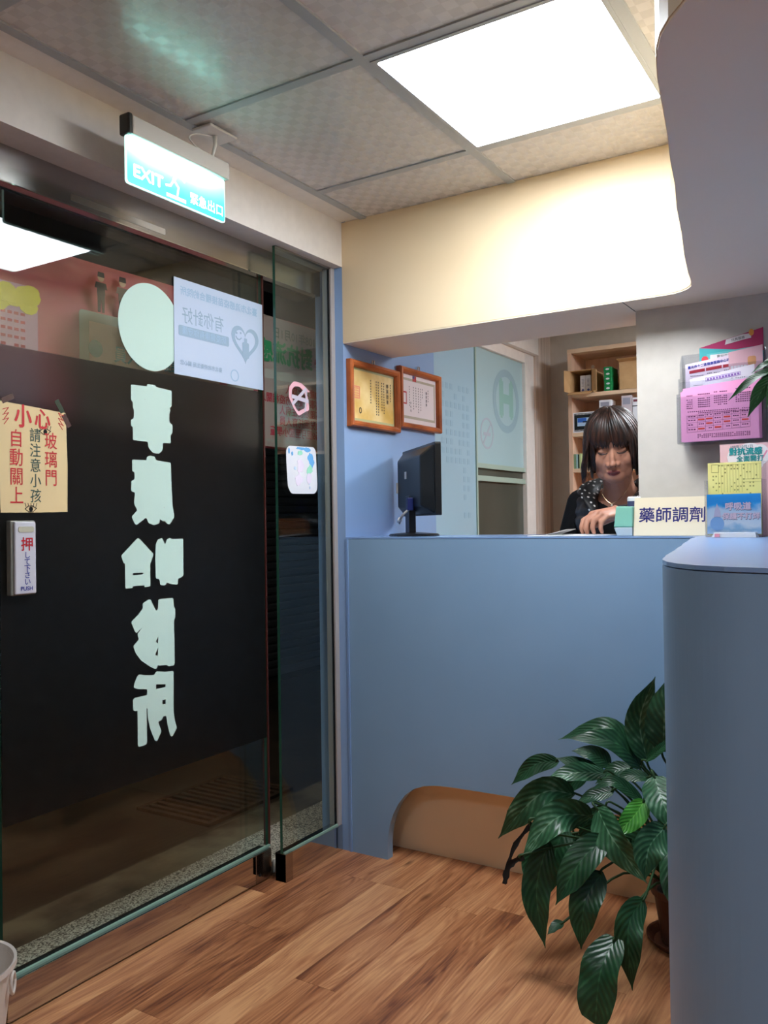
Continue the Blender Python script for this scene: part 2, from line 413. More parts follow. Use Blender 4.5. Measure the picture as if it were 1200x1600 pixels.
# seam in the soffit
box(-.747, -.745, 2.58, 2.72, 1.8572, 1.8582).build('seam', m_dark, canopy)

# ---------- glass front: header, sliding leaf, fixed panes
door = struct(box(-1.99, -1.877, -.3, 2.575, 2.047, 2.1395).build('door_1', m_steelb))
box(-1.878, -1.8765, -.3, 2.262, 2.047, 2.050).build('header_edge', m_steel, door)
MB().prism(rrect(1.466, 1.80, 2.062, 2.080, .003), -1.8765, -1.8755, Matrix(((0, 0, 1, 0), (1, 0, 0, 0), (0, 1, 0, 0), (0, 0, 0, 1)))).build('header_strip', m_alu, door)  # narrow aluminium strip along the header face
box(-1.99, -1.914, -.3, 2.575, 2.0435, 2.0468).build('header_dark_plate', m_blackm, door)  # black plate added to keep the header from mirroring the banner
GZ0 = .098
def pane(name, x0, x1, y0, y1, z0, z1, parent, em):
    mb = MB(); mb.box(x0, x1, y0, y1, z0, z1)
    mb.m = [1, 1, 1, 1, 0, 0]
    return mb.build(name, [m_glass, em], parent)
leaf = pane('glass_leaf', -1.912, -1.900, 1.265, 2.262, GZ0, 2.06, door, m_green)
box(-1.930, -1.877, 1.262, 2.170, .006, .100).build('bottom_rail', m_steel, door, bevel=.001)
box(-1.931, -1.8765, 2.171, 2.250, .006, .100).build('rail_end_plate', m_steelb, door, bevel=.001)
for yy in (2.19,): MB().lathe([(.005, 0), (.005, .0015)], n=12, T=Matrix.Translation((-1.8765, yy, .03)) @ Matrix.Rotation(pi / 2, 4, 'Y')).build('screw', m_blackm, door)
box(-1.899, -1.8915, 1.262, 2.262, .100, .106).build('glazing_bead', m_green2, door)
box(-1.92, -1.895, 2.2625, 2.268, .1, 2.047).build('edge_seal', M('pink_reflection_seal', (84, 38, 34), .5), door)  # pink reflection on the seal is put into its colour
box(-1.935, -1.86, 2.262, 2.30, 0, .012).build('floor_guide', m_alu, door)
for k in range(2): box(-1.885 + k * .014, -1.880 + k * .014, 2.266, 2.285, .012, .055).build('guide_pin', m_wp, door)
# film with its mirrored cut lettering (seen from the back, as from indoors)
TF = MX(-1.8992)
film = MB().prism(rect(1.267, 2.260, .470, 1.652), 0, .0006, TF).build('privacy_film', m_film, door)
L1 = [(1.682, 1.605), (1.742, 1.607), (1.743, 1.614), (1.774, 1.615), (1.777, 1.609), (1.839, 1.606), (1.838, 1.558), (1.829, 1.553), (1.834, 1.544), (1.828, 1.538), (1.828, 1.509), (1.841, 1.503), (1.84, 1.477), (1.832, 1.471), (1.833, 1.447), (1.801, 1.446), (1.8, 1.426), (1.788, 1.413), (1.763, 1.413), (1.745, 1.427), (1.743, 1.445), (1.687, 1.446), (1.687, 1.484), (1.68, 1.486), (1.68, 1.504), (1.691, 1.508), (1.692, 1.534), (1.687, 1.54), (1.689, 1.556), (1.681, 1.56)]
L2 = [(1.683, 1.39), (1.737, 1.391), (1.738, 1.401), (1.751, 1.405), (1.77, 1.403), (1.772, 1.393), (1.832, 1.388), (1.833, 1.336), (1.837, 1.259), (1.844, 1.225), (1.823, 1.202), (1.81, 1.207), (1.807, 1.214), (1.798, 1.212), (1.785, 1.22), (1.784, 1.207), (1.763, 1.201), (1.741, 1.208), (1.733, 1.224), (1.696, 1.202), (1.688, 1.208), (1.679, 1.227), (1.7, 1.245), (1.688, 1.263), (1.692, 1.296), (1.678, 1.299), (1.679, 1.329), (1.691, 1.333), (1.691, 1.355), (1.683, 1.356)]
L3 = [(1.699, 1.165), (1.708, 1.162), (1.758, 1.118), (1.758, 1.112), (1.749, 1.093), (1.746, 1.091), (1.746, 1.023), (1.723, 1.022), (1.723, 1.028), (1.68, 1.029), (1.679, 1.023), (1.653, 1.023), (1.653, 1.095), (1.648, 1.095), (1.64, 1.116), (1.643, 1.12)]
L3h = [(1.681, 1.066), (1.718, 1.065), (1.718, 1.06), (1.681, 1.059)]
L3b = [(1.768, 1.144), (1.778, 1.16), (1.795, 1.163), (1.803, 1.145), (1.807, 1.147), (1.813, 1.159), (1.826, 1.163), (1.83, 1.159), (1.879, 1.159), (1.878, 1.069), (1.879, 1.047), (1.866, 1.04), (1.856, 1.039), (1.854, 1.021), (1.83, 1.023), (1.81, 1.03), (1.804, 1.022), (1.784, 1.024), (1.782, 1.041), (1.767, 1.045), (1.766, 1.099)]
L4 = [(1.715, 0.975), (1.721, 0.979), (1.741, 0.986), (1.747, 0.983), (1.766, 0.95), (1.774, 0.954), (1.776, 0.981), (1.781, 0.983), (1.833, 0.982), (1.836, 0.978), (1.837, 0.954), (1.843, 0.949), (1.842, 0.921), (1.837, 0.917), (1.838, 0.784), (1.832, 0.78), (1.811, 0.78), (1.806, 0.786), (1.776, 0.787), (1.771, 0.792), (1.766, 0.78), (1.758, 0.781), (1.738, 0.792), (1.707, 0.813), (1.688, 0.836), (1.679, 0.858), (1.701, 0.874), (1.696, 0.884), (1.696, 0.892), (1.715, 0.908), (1.693, 0.894), (1.687, 0.896), (1.673, 0.925), (1.676, 0.93), (1.699, 0.945), (1.717, 0.963)]
L5 = [(1.699, 0.774), (1.722, 0.768), (1.757, 0.763), (1.764, 0.773), (1.798, 0.766), (1.829, 0.764), (1.833, 0.76), (1.831, 0.642), (1.835, 0.616), (1.844, 0.591), (1.824, 0.568), (1.816, 0.574), (1.806, 0.607), (1.801, 0.636), (1.789, 0.636), (1.783, 0.626), (1.769, 0.625), (1.782, 0.594), (1.764, 0.568), (1.756, 0.572), (1.739, 0.609), (1.73, 0.647), (1.729, 0.671), (1.726, 0.672), (1.726, 0.573), (1.721, 0.568), (1.696, 0.568), (1.692, 0.572), (1.692, 0.672), (1.682, 0.672), (1.676, 0.677), (1.676, 0.706), (1.682, 0.71), (1.729, 0.71), (1.729, 0.727), (1.69, 0.734), (1.679, 0.741), (1.681, 0.75), (1.691, 0.768)]
def round_poly(P, r=.003, n=3):
    out = []; N = len(P)
    for i in range(N):
        a, b, c = Vector(P[i - 1]), Vector(P[i]), Vector(P[(i + 1) % N])
        d1, d2 = (a - b), (c - b); q = min(r, d1.length * .45, d2.length * .45)
        p, s = b + d1.normalized() * q, b + d2.normalized() * q
        for k in range(n + 1):
            t = k / n; out.append(tuple((1 - t) ** 2 * p + 2 * t * (1 - t) * b + t * t * s))
    return out
sq = lambda a, b, r=.0012: [(a - r, b - r), (a + r, b - r), (a + r, b + r), (a - r, b + r)]
for out, hs in ((L1, [sq(1.733, 1.568)]), (L2, [sq(1.803, 1.254)]), (L3, [L3h]), (L3b, []), (L4, [[(1.774, 0.873), (1.764, 0.86), (1.772, 0.854)], [(1.773, 0.842), (1.761, 0.822), (1.771, 0.817)]]),
                (L5, [[(1.763, 0.735), (1.8, 0.729), (1.8, 0.721), (1.763, 0.721)], [(1.787, 0.684), (1.8, 0.684), (1.799, 0.671), (1.787, 0.672)]])):
    MB().prism(round_poly(out, .0045), .0006, .0012, TF, holes=hs).build('cut_vinyl_character', m_mint, film)
MB().prism(ell(1.759, 1.783, .121, .128, 64), .0008, .0014, TF).build('cut_vinyl_disc', m_mint, door)

# fixed side pane beside the counter
side_win = struct(box(-1.850, -1.805, 2.238, 2.570, .0, .094).build('window_1', m_steel, bevel=.001))
box(-1.8505, -1.8045, 2.238, 2.275, .0005, .0945).build('clamp_plate', m_steelb, side_win, bevel=.0008)
pane('glass_pane', -1.828, -1.817, 2.238, 2.551, .094, 2.138, side_win, m_green)
box(-1.8165, -1.8105, 2.240, 2.55, .094, .100).build('glazing_bead', m_green2, side_win)
box(-1.850, -1.810, 2.551, 2.574, .0, 2.139).build('wall_channel', M('silver_channel', (172, 166, 164), .35), side_win, bevel=.001)
box(-1.830, -1.815, 2.24, 2.56, 2.134, 2.1395).build('head_channel', m_alu, side_win)
# fixed pane on the near side of the door (beyond the picture's left edge)
near_win = struct(box(-1.931, -1.90, -.3, 1.25, .0, .094).build('window_2', m_steel, bevel=.001))
pane('glass_pane', -1.935, -1.925, -.3, 1.262, .094, 2.05, near_win, m_green)

# ---------- the street outside
m_road = noise_mat('wet_asphalt', (26, 24, 22), (58, 52, 44), 3, .38, .5, .01, lo=.3, hi=.75, detail=8)
m_kerb = noise_mat('stained_concrete', (44, 40, 34), (104, 98, 84), 5, .7, .4, .004, lo=.35, hi=.62, detail=6)
m_gran = noise_mat('speckled_granite', (60, 58, 55), (200, 196, 188), 170, .5, .2, .001, lo=.38, hi=.62, detail=2)
street = struct(box(-4.4, -2.46, -3, 9, -.12, -.05).build('street', m_road))
struct(box(-2.46, -2.25, -3, 9, -.12, -.046).build('gutter', m_kerb))
struct(box(-2.25, -1.98, -3, 9, -.12, -.028).build('granite_sill', m_gran))
gr = tag(empty('drain_grate', (-2.72, 2.88, -.05)), 'rusty slotted drain grate set in the dark street outside the door', 'drain grate')
m_rust = noise_mat('rusty_iron', (36, 30, 26), (66, 52, 40), 40, .5, .4, .002)
MB().prism(rect(-2.93, -2.50, 2.60, 3.16), -.05, -.036, None, holes=[rect(-2.905, -2.525, 2.625, 3.135)]).build('grate_frame', m_rust, gr)
bar0 = None
for k in range(11):
    y = 2.65 + k * .046
    if bar0 is None: bar0 = box(-2.905, -2.525, y, y + .022, -.05, -.038).build('grate_bar', m_rust, gr)
    else:
        b = bar0.copy(); b.location.y += k * .046; COL.objects.link(b)
shut = tag(empty('roller_shutter', (-4.3, 4.0, -.05)), 'dark grey slatted roller shutter of the shop across the street', 'shutter')
m_shut = M('dark_shutter', (60, 66, 72), .5, metal=0)
sl = MB(); prof = [(0, 0), (.012, .004), (.018, .02), (.018, .045), (.012, .058), (0, .062)]
sl.prism(prof, 0, 8.0, Matrix(((1, 0, 0, -4.3), (0, 0, 1, 0), (0, 1, 0, 0), (0, 0, 0, 1))))
s0 = sl.build('shutter_slat', m_shut, shut)
for k in range(1, 44):
    b = s0.copy(); b.location.z += k * .064 ; COL.objects.link(b)
s0.location.z += 0
struct(box(-4.6, -4.301, -3, 9, -.1, 3.4).build('street_wall', M('dark_render', (38, 38, 40), .8)))

# ---------- fabric banner hung outside the glass; its print faces the street, so it reads reversed here
m_ban = sheet_mat('pink_banner_cloth', (214, 122, 130), .3, .8)
# fill lamp added out of view, brightens the granite and the banner from outside
sl_ = tag(empty('unseen_fill_lamp', (-2.45, 1.6, 2.9)), 'fill lamp added above the shop front to light ground and banner, out of view', 'lamp')
box(-2.6, -2.3, .9, 2.9, 2.90, 2.95).build('fill_lamp_box', m_steelb, sl_)
box(-2.58, -2.32, .92, 2.88, 2.892, 2.90).build('fill_lamp_glass', M('fill_lamp_glow', (255, 240, 215), .5, emit=(255, 236, 205), es=15.0), sl_)
ban = tag(empty('banner', (-2.10, 1.9, 1.49)), 'pink printed cloth banner hung outside above the glass door', 'banner')
nx, nz = 60, 14
BY0, BY1, BZ0, BZ1 = .75, 3.0, 1.49, 2.0
def ban_x(y, z):
    t = (z - BZ0) / (BZ1 - BZ0); sag = .02 * math.sin((y - .75) * 4.5)
    f = math.exp(-((t - .72 - .10 * math.sin((y - 1.2) * 2.6)) / .07) ** 2) if y < 2.1 else 0
    return -2.10 + .010 * math.sin(y * 9 + t * 2) * (1 - .4 * t) - .034 * f
mb = MB(); vs = []; fs = []
for j in range(nz + 1):
    for i in range(nx + 1):
        y = BY0 + (BY1 - BY0) * i / nx; z = BZ0 + (BZ1 - BZ0) * j / nz; vs.append((ban_x(y, z), y, z))
for j in range(nz):
    for i in range(nx):
        a = j * (nx + 1) + i; fs.append((a, a + 1, a + nx + 2, a + nx + 1))
n0 = len(vs); vs += [(x - .0012, y, z) for x, y, z in vs]; fs += [tuple(n0 + q for q in reversed(f)) for f in fs]
mb.add(vs, fs); cloth = mb.build('banner_cloth', m_ban, ban, smooth=True)
def onban(outl, d, mat, name, holes=()):
    """flat print laid on the cloth"""
    p = MB().prism(outl, 0, .0005, MX(-2.086 + d), holes=holes); return p.build(name, mat, ban)
m_bpale = sheet_mat('banner_pale_panel', (226, 190, 176), .3, .8); m_bgrey = M('banner_grey_edge', (168, 160, 150), .8)
m_bwhite = sheet_mat('banner_white_panel', (178, 158, 150), .3, .8); m_bgreen = M('banner_green', (38, 128, 78), .7)
m_bred = M('banner_red', (170, 40, 60), .7); m_bteal = M('banner_teal', (80, 140, 148), .7); m_bdark = M('banner_dark', (60, 50, 56), .8)
m_yel = M('banner_yellow', (214, 190, 60), .8)
onban(rrect(1.655, 2.25, 1.50, 1.845, .012), 0, m_bgrey, 'printed_panel')
onban(rect(1.69, 2.25, 1.50, 1.815), .0008, m_bpale, 'printed_panel')
onban(rect(2.29, 2.99, 1.495, 1.995), 0, m_bwhite, 'printed_panel')
onban(rect(2.29, 2.99, 1.755, 1.79), .0008, m_bgrey, 'printed_band')
onban(rrect(1.0, 1.515, 1.505, 1.872, .008), 0, sheet_mat('banner_lilac', (220, 170, 188), .3, .8), 'printed_panel')
mb = MB(); rr = random.Random(4)
for k in range(14): mb.prism(ell(1.38 + rr.random() * .12, 1.81 + rr.random() * .055, .018 + rr.random() * .02, .012 + rr.random() * .016, 10), .0008, .0012 + k * .00015, MX(-2.086))
mb.build('printed_blot', m_yel, ban)
mb = MB()
for k in range(7): bars(mb, 1.20, 1.48, 1.785 - k * .022, .008, MX(-2.086), .0013, 14)
mb.build('small_print', m_bred, ban)
TB = MX(-2.0845)
mb = MB(); text(mb, '醫護專業人員', .054, 1.935, 1.727, TB, bold=.02, mirror=True, sx=.95)
mb.build('printed_lettering', m_bteal, ban)
mb = MB(); mb.prism(ell(1.712, 1.735, .026, .026, 24), .0006, .0012, TB); mb.build('printed_badge', m_bteal, ban)
mb = MB(); text(mb, '108年10月1日', .046, 2.685, 1.935, TB, bold=.012, mirror=True); mb.build('printed_lettering', M('banner_ink_grey', (96, 96, 88), .8), ban)
mb = MB(); text(mb, '對抗流感', .092, 2.632, 1.855, TB, bold=.035, mirror=True, sx=.92); mb.build('printed_lettering', m_bgreen, ban)
mb = MB()
for k, tx in enumerate(('•50歲以上成人', '•醫事及衛生防疫相關人員', '•高風險慢性病人', '•幼兒園托育人員', '•滿6個月至國小學童')):
    text(mb, tx, .039, 2.868, 1.722 - k * .042, TB, bold=.014, mirror=True, align='LEFT')
mb.build('printed_lettering', m_bred, ban)
mb = MB(); bars(mb, 2.32, 2.92, 1.512, .012, TB, .0006, 26); mb.build('small_print', m_bgrey, ban)
# printed little figures: nurse-like figures on the pink ground and a child on the white panel
def figure(u, v, h, shirt, legs, hair, cap=None):
    k = h / 10
    mb = MB(); mb.mi = 0
    mb.prism(ell(u, v + 8.6 * k, 1.0 * k, 1.1 * k, 14), 0, .0006, TB)
    mb.mi = 1; mb.prism([(u - 1.05 * k, v + 8.6 * k), (u + 1.05 * k, v + 8.6 * k), (u + .9 * k, v + 9.8 * k), (u - .9 * k, v + 9.8 * k)], .0004, .0009, TB)
    mb.mi = 2; mb.prism([(u - 1.5 * k, v + 7.3 * k), (u + 1.5 * k, v + 7.3 * k), (u + 1.9 * k, v + 5.8 * k), (u + 1.2 * k, v + 5.8 * k), (u + 1.2 * k, v + 4.2 * k), (u - 1.2 * k, v + 4.2 * k), (u - 1.2 * k, v + 5.8 * k), (u - 1.9 * k, v + 5.8 * k)], 0, .0006, TB)
    mb.mi = 3; mb.prism([(u - 1.1 * k, v + 4.2 * k), (u + 1.1 * k, v + 4.2 * k), (u + 1.0 * k, v), (u + .25 * k, v), (u, v + 3.4 * k), (u - .25 * k, v), (u - 1.0 * k, v)], 0, .0006, TB)
    mb.build('printed_figure', [M('print_skin', (206, 160, 140), .8), hair, shirt, legs], ban)
figure(1.735, 1.848, .125, m_bdark, m_bdark, m_bdark)
figure(1.818, 1.842, .135, M('print_taupe', (120, 96, 92), .8), m_bdark, m_bdark)
figure(2.842, 1.760, .155, M('print_crimson', (150, 50, 70), .8), M('print_petrol', (46, 96, 110), .8), m_bdark)

# ---------- frosted glass screen and door beyond the certificates
fr = struct(box(-1.83, -1.79, 3.272, 3.70, 0, CEIL).build('window_3', M('frosted_blue_glass', (162, 196, 214), .3, spec=.5)))
m_fp = M('faint_blue_print', (156, 190, 210), .5); m_fp2 = M('faint_blue_print_dark', (150, 182, 196), .5)
TP = MX(-1.7895); mb = MB(); rr = random.Random(5)
for c in range(7):
    for r_ in range(9 if c < 5 else 15):
        if rr.random() < .8: mb.prism(rect(3.36 + c * .042, 3.36 + c * .042 + .026, 1.80 - r_ * .042, 1.80 - r_ * .042 + .026), 0, .0005, TP)
mb.build('faint_reversed_print', m_fp, fr)
d2 = struct(box(-1.83, -1.795, 3.702, 4.30, 1.478, 2.045).build('door_2', M('frosted_door_glass', (168, 200, 208), .3)))
m_mintrail = M('mint_rail', (168, 190, 178), .35); m_smoke = noise_mat('smoked_glass', (76, 80, 72), (84, 88, 80), 2, .18, 0)
box(-1.835, -1.785, 3.702, 4.30, 1.455, 1.478).build('door_rail', m_mintrail, d2)
box(-1.83, -1.80, 3.702, 4.30, 1.418, 1.455).build('smoked_pane', m_smoke, d2)
box(-1.835, -1.785, 3.702, 4.30, 1.392, 1.418).build('door_rail', m_mintrail, d2)
box(-1.83, -1.80, 3.702, 4.30, .02, 1.392).build('smoked_pane', m_smoke, d2)
box(-1.84, -1.783, 3.700, 3.712, .0, 2.045).build('door_stile', m_mintrail, d2)
box(-1.86, -1.775, 4.30, 4.42, 0, 2.10).build('door_jamb', m_white, d2, bevel=.002)
box(-1.86, -1.776, 3.70, 4.299, 2.045, 2.10).build('door_head', m_white, d2, bevel=.002)
box(-1.88, -1.745, 3.70, 4.42, 2.101, CEIL).build('door_lintel', m_white, d2)
TD = MX(-1.7945); mb = MB()
ringp(mb, 4.085, 1.815, .165, .165, .0006, .038, TD); mb.build('round_emblem', m_fp2, d2)
mb = MB(); text(mb, 'H', .26, 4.085, 1.815, TD, bold=.05); mb.build('emblem_letter', M('faint_teal_print', (140, 186, 182), .5), d2)
mb = MB(); ringp(mb, 3.845, 1.63, .075, .078, .0006, .010, TD); mb.prism([(3.80, 1.585), (3.808, 1.578), (3.892, 1.675), (3.884, 1.682)], 0, .0005, TD); mb.prism(rect(3.805, 3.885, 1.618, 1.634), 0, .0004, TD)
mb.build('no_smoking_mark', M('faint_mauve_print', (176, 186, 200), .5), d2)
struct(box(-1.88, -1.765, 4.42, 4.65, 0, CEIL).build('trim_4', m_column))

# ================================================================= RECEPTION COUNTER
ctr = tag(empty('reception_counter', (-1.0, 2.6, 0)), 'blue curved reception counter with tan kick space and light blue worktop', 'counter')
arch = [(-1.615, 0), (-1.615, .05), (-1.612, .085), (-1.604, .125), (-1.59, .165), (-1.568, .205), (-1.54, .24), (-1.505, .267), (-1.465, .283), (-1.42, .292), (-1.36, .296), (-1.2, .298), (-.62, .300)]
fp = MB(); fp.prism([(XW + .003, 0)] + arch + [(-.62, 1.139), (XW + .003, 1.139)], 0, .035, MY(YC + .035))
fp.build('front_panel', m_blue, ctr)
strip = front + side + endt + back(.98)
zb = lambda p: 0.30 if p[1] > 1.62 and p[0] < .4 else (0 if p[1] < 1.42 or p[0] > .4 else .30 * math.sqrt(max(0, 1 - ((1.62 - p[1]) / .20) ** 2)))
dense = [tuple(p) for p in smooth_path([(a, b, 0) for a, b in strip], 4)]
def offset_path(P, d):
    out = []
    for i, p in enumerate(P):
        a, b = Vector(P[max(i - 1, 0)][:2]), Vector(P[min(i + 1, len(P) - 1)][:2]); t = (b - a).normalized()
        out.append((p[0] + -t.y * d, p[1] + t.x * d))
    return out
def wallstrip(P, th, zbf, z1):
    Q = offset_path(P, th); vs = []; n = len(P)
    for p, q in zip(P, Q):
        vs += [(p[0], p[1], zbf(p)), (p[0], p[1], z1), (q[0], q[1], z1), (q[0], q[1], zbf(p))]
    fs = [(4 * i + a, 4 * i + (a + 1) % 4, 4 * i + 4 + (a + 1) % 4, 4 * i + 4 + a) for i in range(n - 1) for a in range(4)]
    fs += [(0, 3, 2, 1), (4 * n - 4, 4 * n - 3, 4 * n - 2, 4 * n - 1)]
    return MB().add(vs, fs)
wallstrip(dense, .03, zb, 1.139).build('return_panel', m_blue, ctr, smooth=False)
inner = [(XW + .003, 2.70), (-.55, 2.70), (-.44, 2.68), (-.40, 2.62), (-.385, 2.5), (-.30, 2.0), (-.215, 1.5)]
wallstrip(inner, .02, lambda p: 0, .42).build('recess_panel', m_tan, ctr)
# recess ceiling so the kick space is closed on top
MB().prism([(XW + .003, 2.61), (-.62, 2.61), (-.5, 2.6), (-.45, 2.4), (-.27, 1.5), (-.2, 1.5), (-.37, 2.7), (XW + .003, 2.715)], .298, .302).build('recess_top', m_tan, ctr)
MB().prism([(p[0], p[1]) for p in top_path] + [(.5, 2.94), (XW + .001, 2.94)], 1.1405, 1.146).build('worktop', m_bluetop, ctr)
box(XW + .004, -.52, 2.61, 2.93, 1.10, 1.14).build('worktop_support', m_blackm, ctr)
box(XW + .001, -1.766, 2.571, 2.576, .0, 1.14).build('corner_bead', m_bluetop, ctr)

# ================================================================= OBJECTS
# ---------------------------------------------------------------- exit sign
ex = tag(empty('exit_sign', (-1.65, 1.635, 2.223)), 'glowing green emergency exit sign hanging from the ceiling by the glass door', 'exit sign')
box(-1.667, -1.633, 1.463, 1.815, 2.176, 2.224).build('housing', M('sign_housing', (186, 182, 176), .4), ex, bevel=.004)
box(-1.668, -1.632, 1.449, 1.463, 2.174, 2.226).build('end_cap', m_black, ex, bevel=.004)['label'] = 'black end cap'
def sign_em(name, rgb, k):
    m = M(name, (30, 150, 130), .3); t = NT(m)
    g = t.n('ShaderNodeNewGeometry'); sp = t.n('ShaderNodeSeparateXYZ'); t.l(g.outputs['Position'], sp.inputs[0])
    mr = t.n('ShaderNodeMapRange'); mr.inputs['From Min'].default_value = 2.055; mr.inputs['From Max'].default_value = 2.178; t.l(sp.outputs['Z'], mr.inputs[0])
    my = t.n('ShaderNodeMath', operation='SUBTRACT'); t.l(sp.outputs['Y'], my.inputs[0]); my.inputs[1].default_value = 1.61
    ab = t.n('ShaderNodeMath', operation='ABSOLUTE'); t.l(my.outputs[0], ab.inputs[0])
    mr2 = t.n('ShaderNodeMapRange'); mr2.inputs['From Min'].default_value = .09; mr2.inputs['From Max'].default_value = .185; mr2.inputs['To Min'].default_value = 1; mr2.inputs['To Max'].default_value = .35; t.l(ab.outputs[0], mr2.inputs[0])
    pw_ = t.n('ShaderNodeMath', operation='POWER'); t.l(mr.outputs[0], pw_.inputs[0]); pw_.inputs[1].default_value = 3.0
    mu = t.n('ShaderNodeMath', operation='MULTIPLY'); t.l(pw_.outputs[0], mu.inputs[0]); t.l(mr2.outputs[0], mu.inputs[1])
    mxc = t.n('ShaderNodeMixRGB', blend_type='ADD'); mxc.inputs[0].default_value = 1
    sc_ = t.n('ShaderNodeVectorMath', operation='SCALE'); sc_.inputs[0].default_value = (5.0, 10.5, 9.6); t.l(mu.outputs[0], sc_.inputs['Scale'])
    mxc.inputs[1].default_value = tuple(c * 1.25 for c in lin(rgb)); t.l(sc_.outputs[0], mxc.inputs[2]); t.l(mxc.outputs[0], t.b.inputs['Emission Color']); t.b.inputs['Emission Strength'].default_value = 1.0; return m
m_exg = sign_em('exit_green_glow', (56, 212, 190), 1.0); m_exw = M('exit_white_glow', (230, 255, 250), .4, emit=(232, 255, 250), es=1.6)
MB().prism(rrect(1.455, 1.806, 2.056, 2.177, .008), -1.652, -1.646, Matrix(((0, 0, 1, 0), (1, 0, 0, 0), (0, 1, 0, 0), (0, 0, 0, 1)))).build('light_panel', m_exg, ex)
MB().prism(rrect(1.453, 1.808, 2.054, 2.177, .009), -1.653, -1.6465, Matrix(((0, 0, 1, 0), (1, 0, 0, 0), (0, 1, 0, 0), (0, 0, 0, 1))), holes=[rrect(1.459, 1.802, 2.060, 2.177, .006)]).build('panel_rim', M('exit_rim', (220, 250, 245), .3, emit=(205, 255, 245), es=1.5), ex)
TE = MX(-1.6459)
mb = MB(); text(mb, 'EXIT', .044, 1.523, 2.090, TE, bold=.04, sx=1.12); mb.build('lettering', m_exw, ex)
mb = MB(); text(mb, '緊急出口', .033, 1.735, 2.082, TE, bold=.02); mb.build('lettering', m_exw, ex)
mb = MB()   # running figure
mb.prism(ell(1.622, 2.150, .0085, .0085, 16), 0, .0006, TE)
for a, b, w_ in (((1.622, 2.138), (1.612, 2.110), .011), ((1.620, 2.136), (1.602, 2.122), .005), ((1.602, 2.122), (1.592, 2.128), .005), ((1.622, 2.136), (1.640, 2.128), .005), ((1.640, 2.128), (1.650, 2.118), .005), ((1.612, 2.112), (1.628, 2.096), .0065), ((1.628, 2.096), (1.624, 2.075), .0065), ((1.612, 2.112), (1.600, 2.094), .0065), ((1.600, 2.094), (1.584, 2.090), .0065)):
    a, b = Vector(a), Vector(b); n_ = (b - a).normalized(); q = Vector((-n_.y, n_.x)) * w_ / 2; e = n_ * w_ * .3
    mb.prism([tuple(a - e - q), tuple(b + e - q), tuple(b + e + q), tuple(a - e + q)], 0, .0006, TE)
mb.prism([(1.585, 2.062), (1.655, 2.062), (1.655, 2.071), (1.585, 2.071)], 0, .0006, TE)
mb.build('running_figure', m_exw, ex)
MB().prism(rrect(1.455, 1.806, 2.056, 2.177, .008), -1.656, -1.6525, Matrix(((0, 0, 1, 0), (1, 0, 0, 0), (0, 1, 0, 0), (0, 0, 0, 1)))).build('back_plate', M('sign_back', (150, 150, 148), .5), ex)
box(-1.685, -1.613, 1.718, 1.828, CEIL - .012, CEIL - .004).build('ceiling_bracket', m_wp, ex, bevel=.003)
MB().tube([(-1.650, 1.775, CEIL - .012), (-1.650, 1.775, 2.264), (-1.650, 1.768, 2.243), (-1.650, 1.762, 2.222)], [.006, .0055, .0045, .004], 10).build('hanger_hook', m_wp, ex, smooth=True)
MB().tube(smooth_path([(-1.655, 1.775, 2.29), (-1.66, 1.71, 2.275), (-1.66, 1.685, 2.255), (-1.655, 1.71, 2.236), (-1.655, 1.77, 2.232), (-1.652, 1.81, 2.232), (-1.650, 1.832, 2.214), (-1.650, 1.826, 2.198), (-1.650, 1.815, 2.20)], 5), .0022, 6).build('cable', m_wp, ex, smooth=True)

# ---------------------------------------------------------------- things stuck on the glass
pbx = tag(empty('push_switch', (-1.898, 1.32, 1.03)), 'white vertical push-to-open switch plate on the door glass below the yellow notice', 'switch')
box(-1.8985, -1.880, 1.283, 1.352, 1.033, 1.218).build('switch_body', M('switch_side', (120, 122, 116), .35), pbx, bevel=.003)
box(-1.882, -1.874, 1.291, 1.350, 1.036, 1.215).build('switch_plate', M('switch_white', (208, 210, 222), .25), pbx, bevel=.003)
TS = MX(-1.8738)
MB().prism(rrect(1.300, 1.343, 1.189, 1.203, .005), 0, .0015, TS).build('indicator_window', M('indicator', (196, 196, 178), .2), pbx)
mb = MB(); text(mb, '押', .036, 1.324, 1.157, TS, bold=.012, w=.0008); mb.build('lettering', M('ink_red', (190, 24, 40), .5), pbx)
mb = MB(); vtext(mb, 'して下さい', .019, 1.324, 1.131, .0165, TS, bold=.01, w=.0008); text(mb, 'PUSH', .0145, 1.322, 1.049, TS, bold=.012, w=.0008); m_inkb = M('ink_blue', (40, 52, 150), .5); mb.build('lettering', m_inkb, pbx)

nt = tag(empty('notice_sheet', (-1.897, 1.36, 1.24)), 'pale yellow handwritten notice taped to the door glass above the push switch', 'notice')
TN = MX(-1.8972)
MB().prism([(1.268, 1.512), (1.372, 1.506), (1.459, 1.500), (1.463, 1.36), (1.461, 1.240), (1.36, 1.238), (1.268, 1.238), (1.266, 1.38)], 0, .0008, TN).build('paper', sheet_mat('pale_yellow_paper', (244, 222, 172), .1), nt)
m_tape = M('dark_green_tape', (44, 62, 48), .35); m_tape2 = M('brown_tape', (84, 60, 58), .35)
for (u, v, a, mt) in ((1.290, 1.520, .45, m_tape2), (1.440, 1.516, -1.0, m_tape), (1.461, 1.480, -1.0, m_tape2)):
    c_, s_ = math.cos(a), math.sin(a); P_ = [(u + x * c_ - y * s_, v + x * s_ + y * c_) for x, y in ((-.018, -.007), (.018, -.007), (.018, .007), (-.018, .007))]
    MB().prism(P_, .0008, .0013, TN).build('tape_strip', mt, nt)
m_pen = M('red_marker', (206, 52, 58), .6); m_pen2 = M('green_grey_pen', (62, 90, 84), .6)
TN2 = MX(-1.8962)
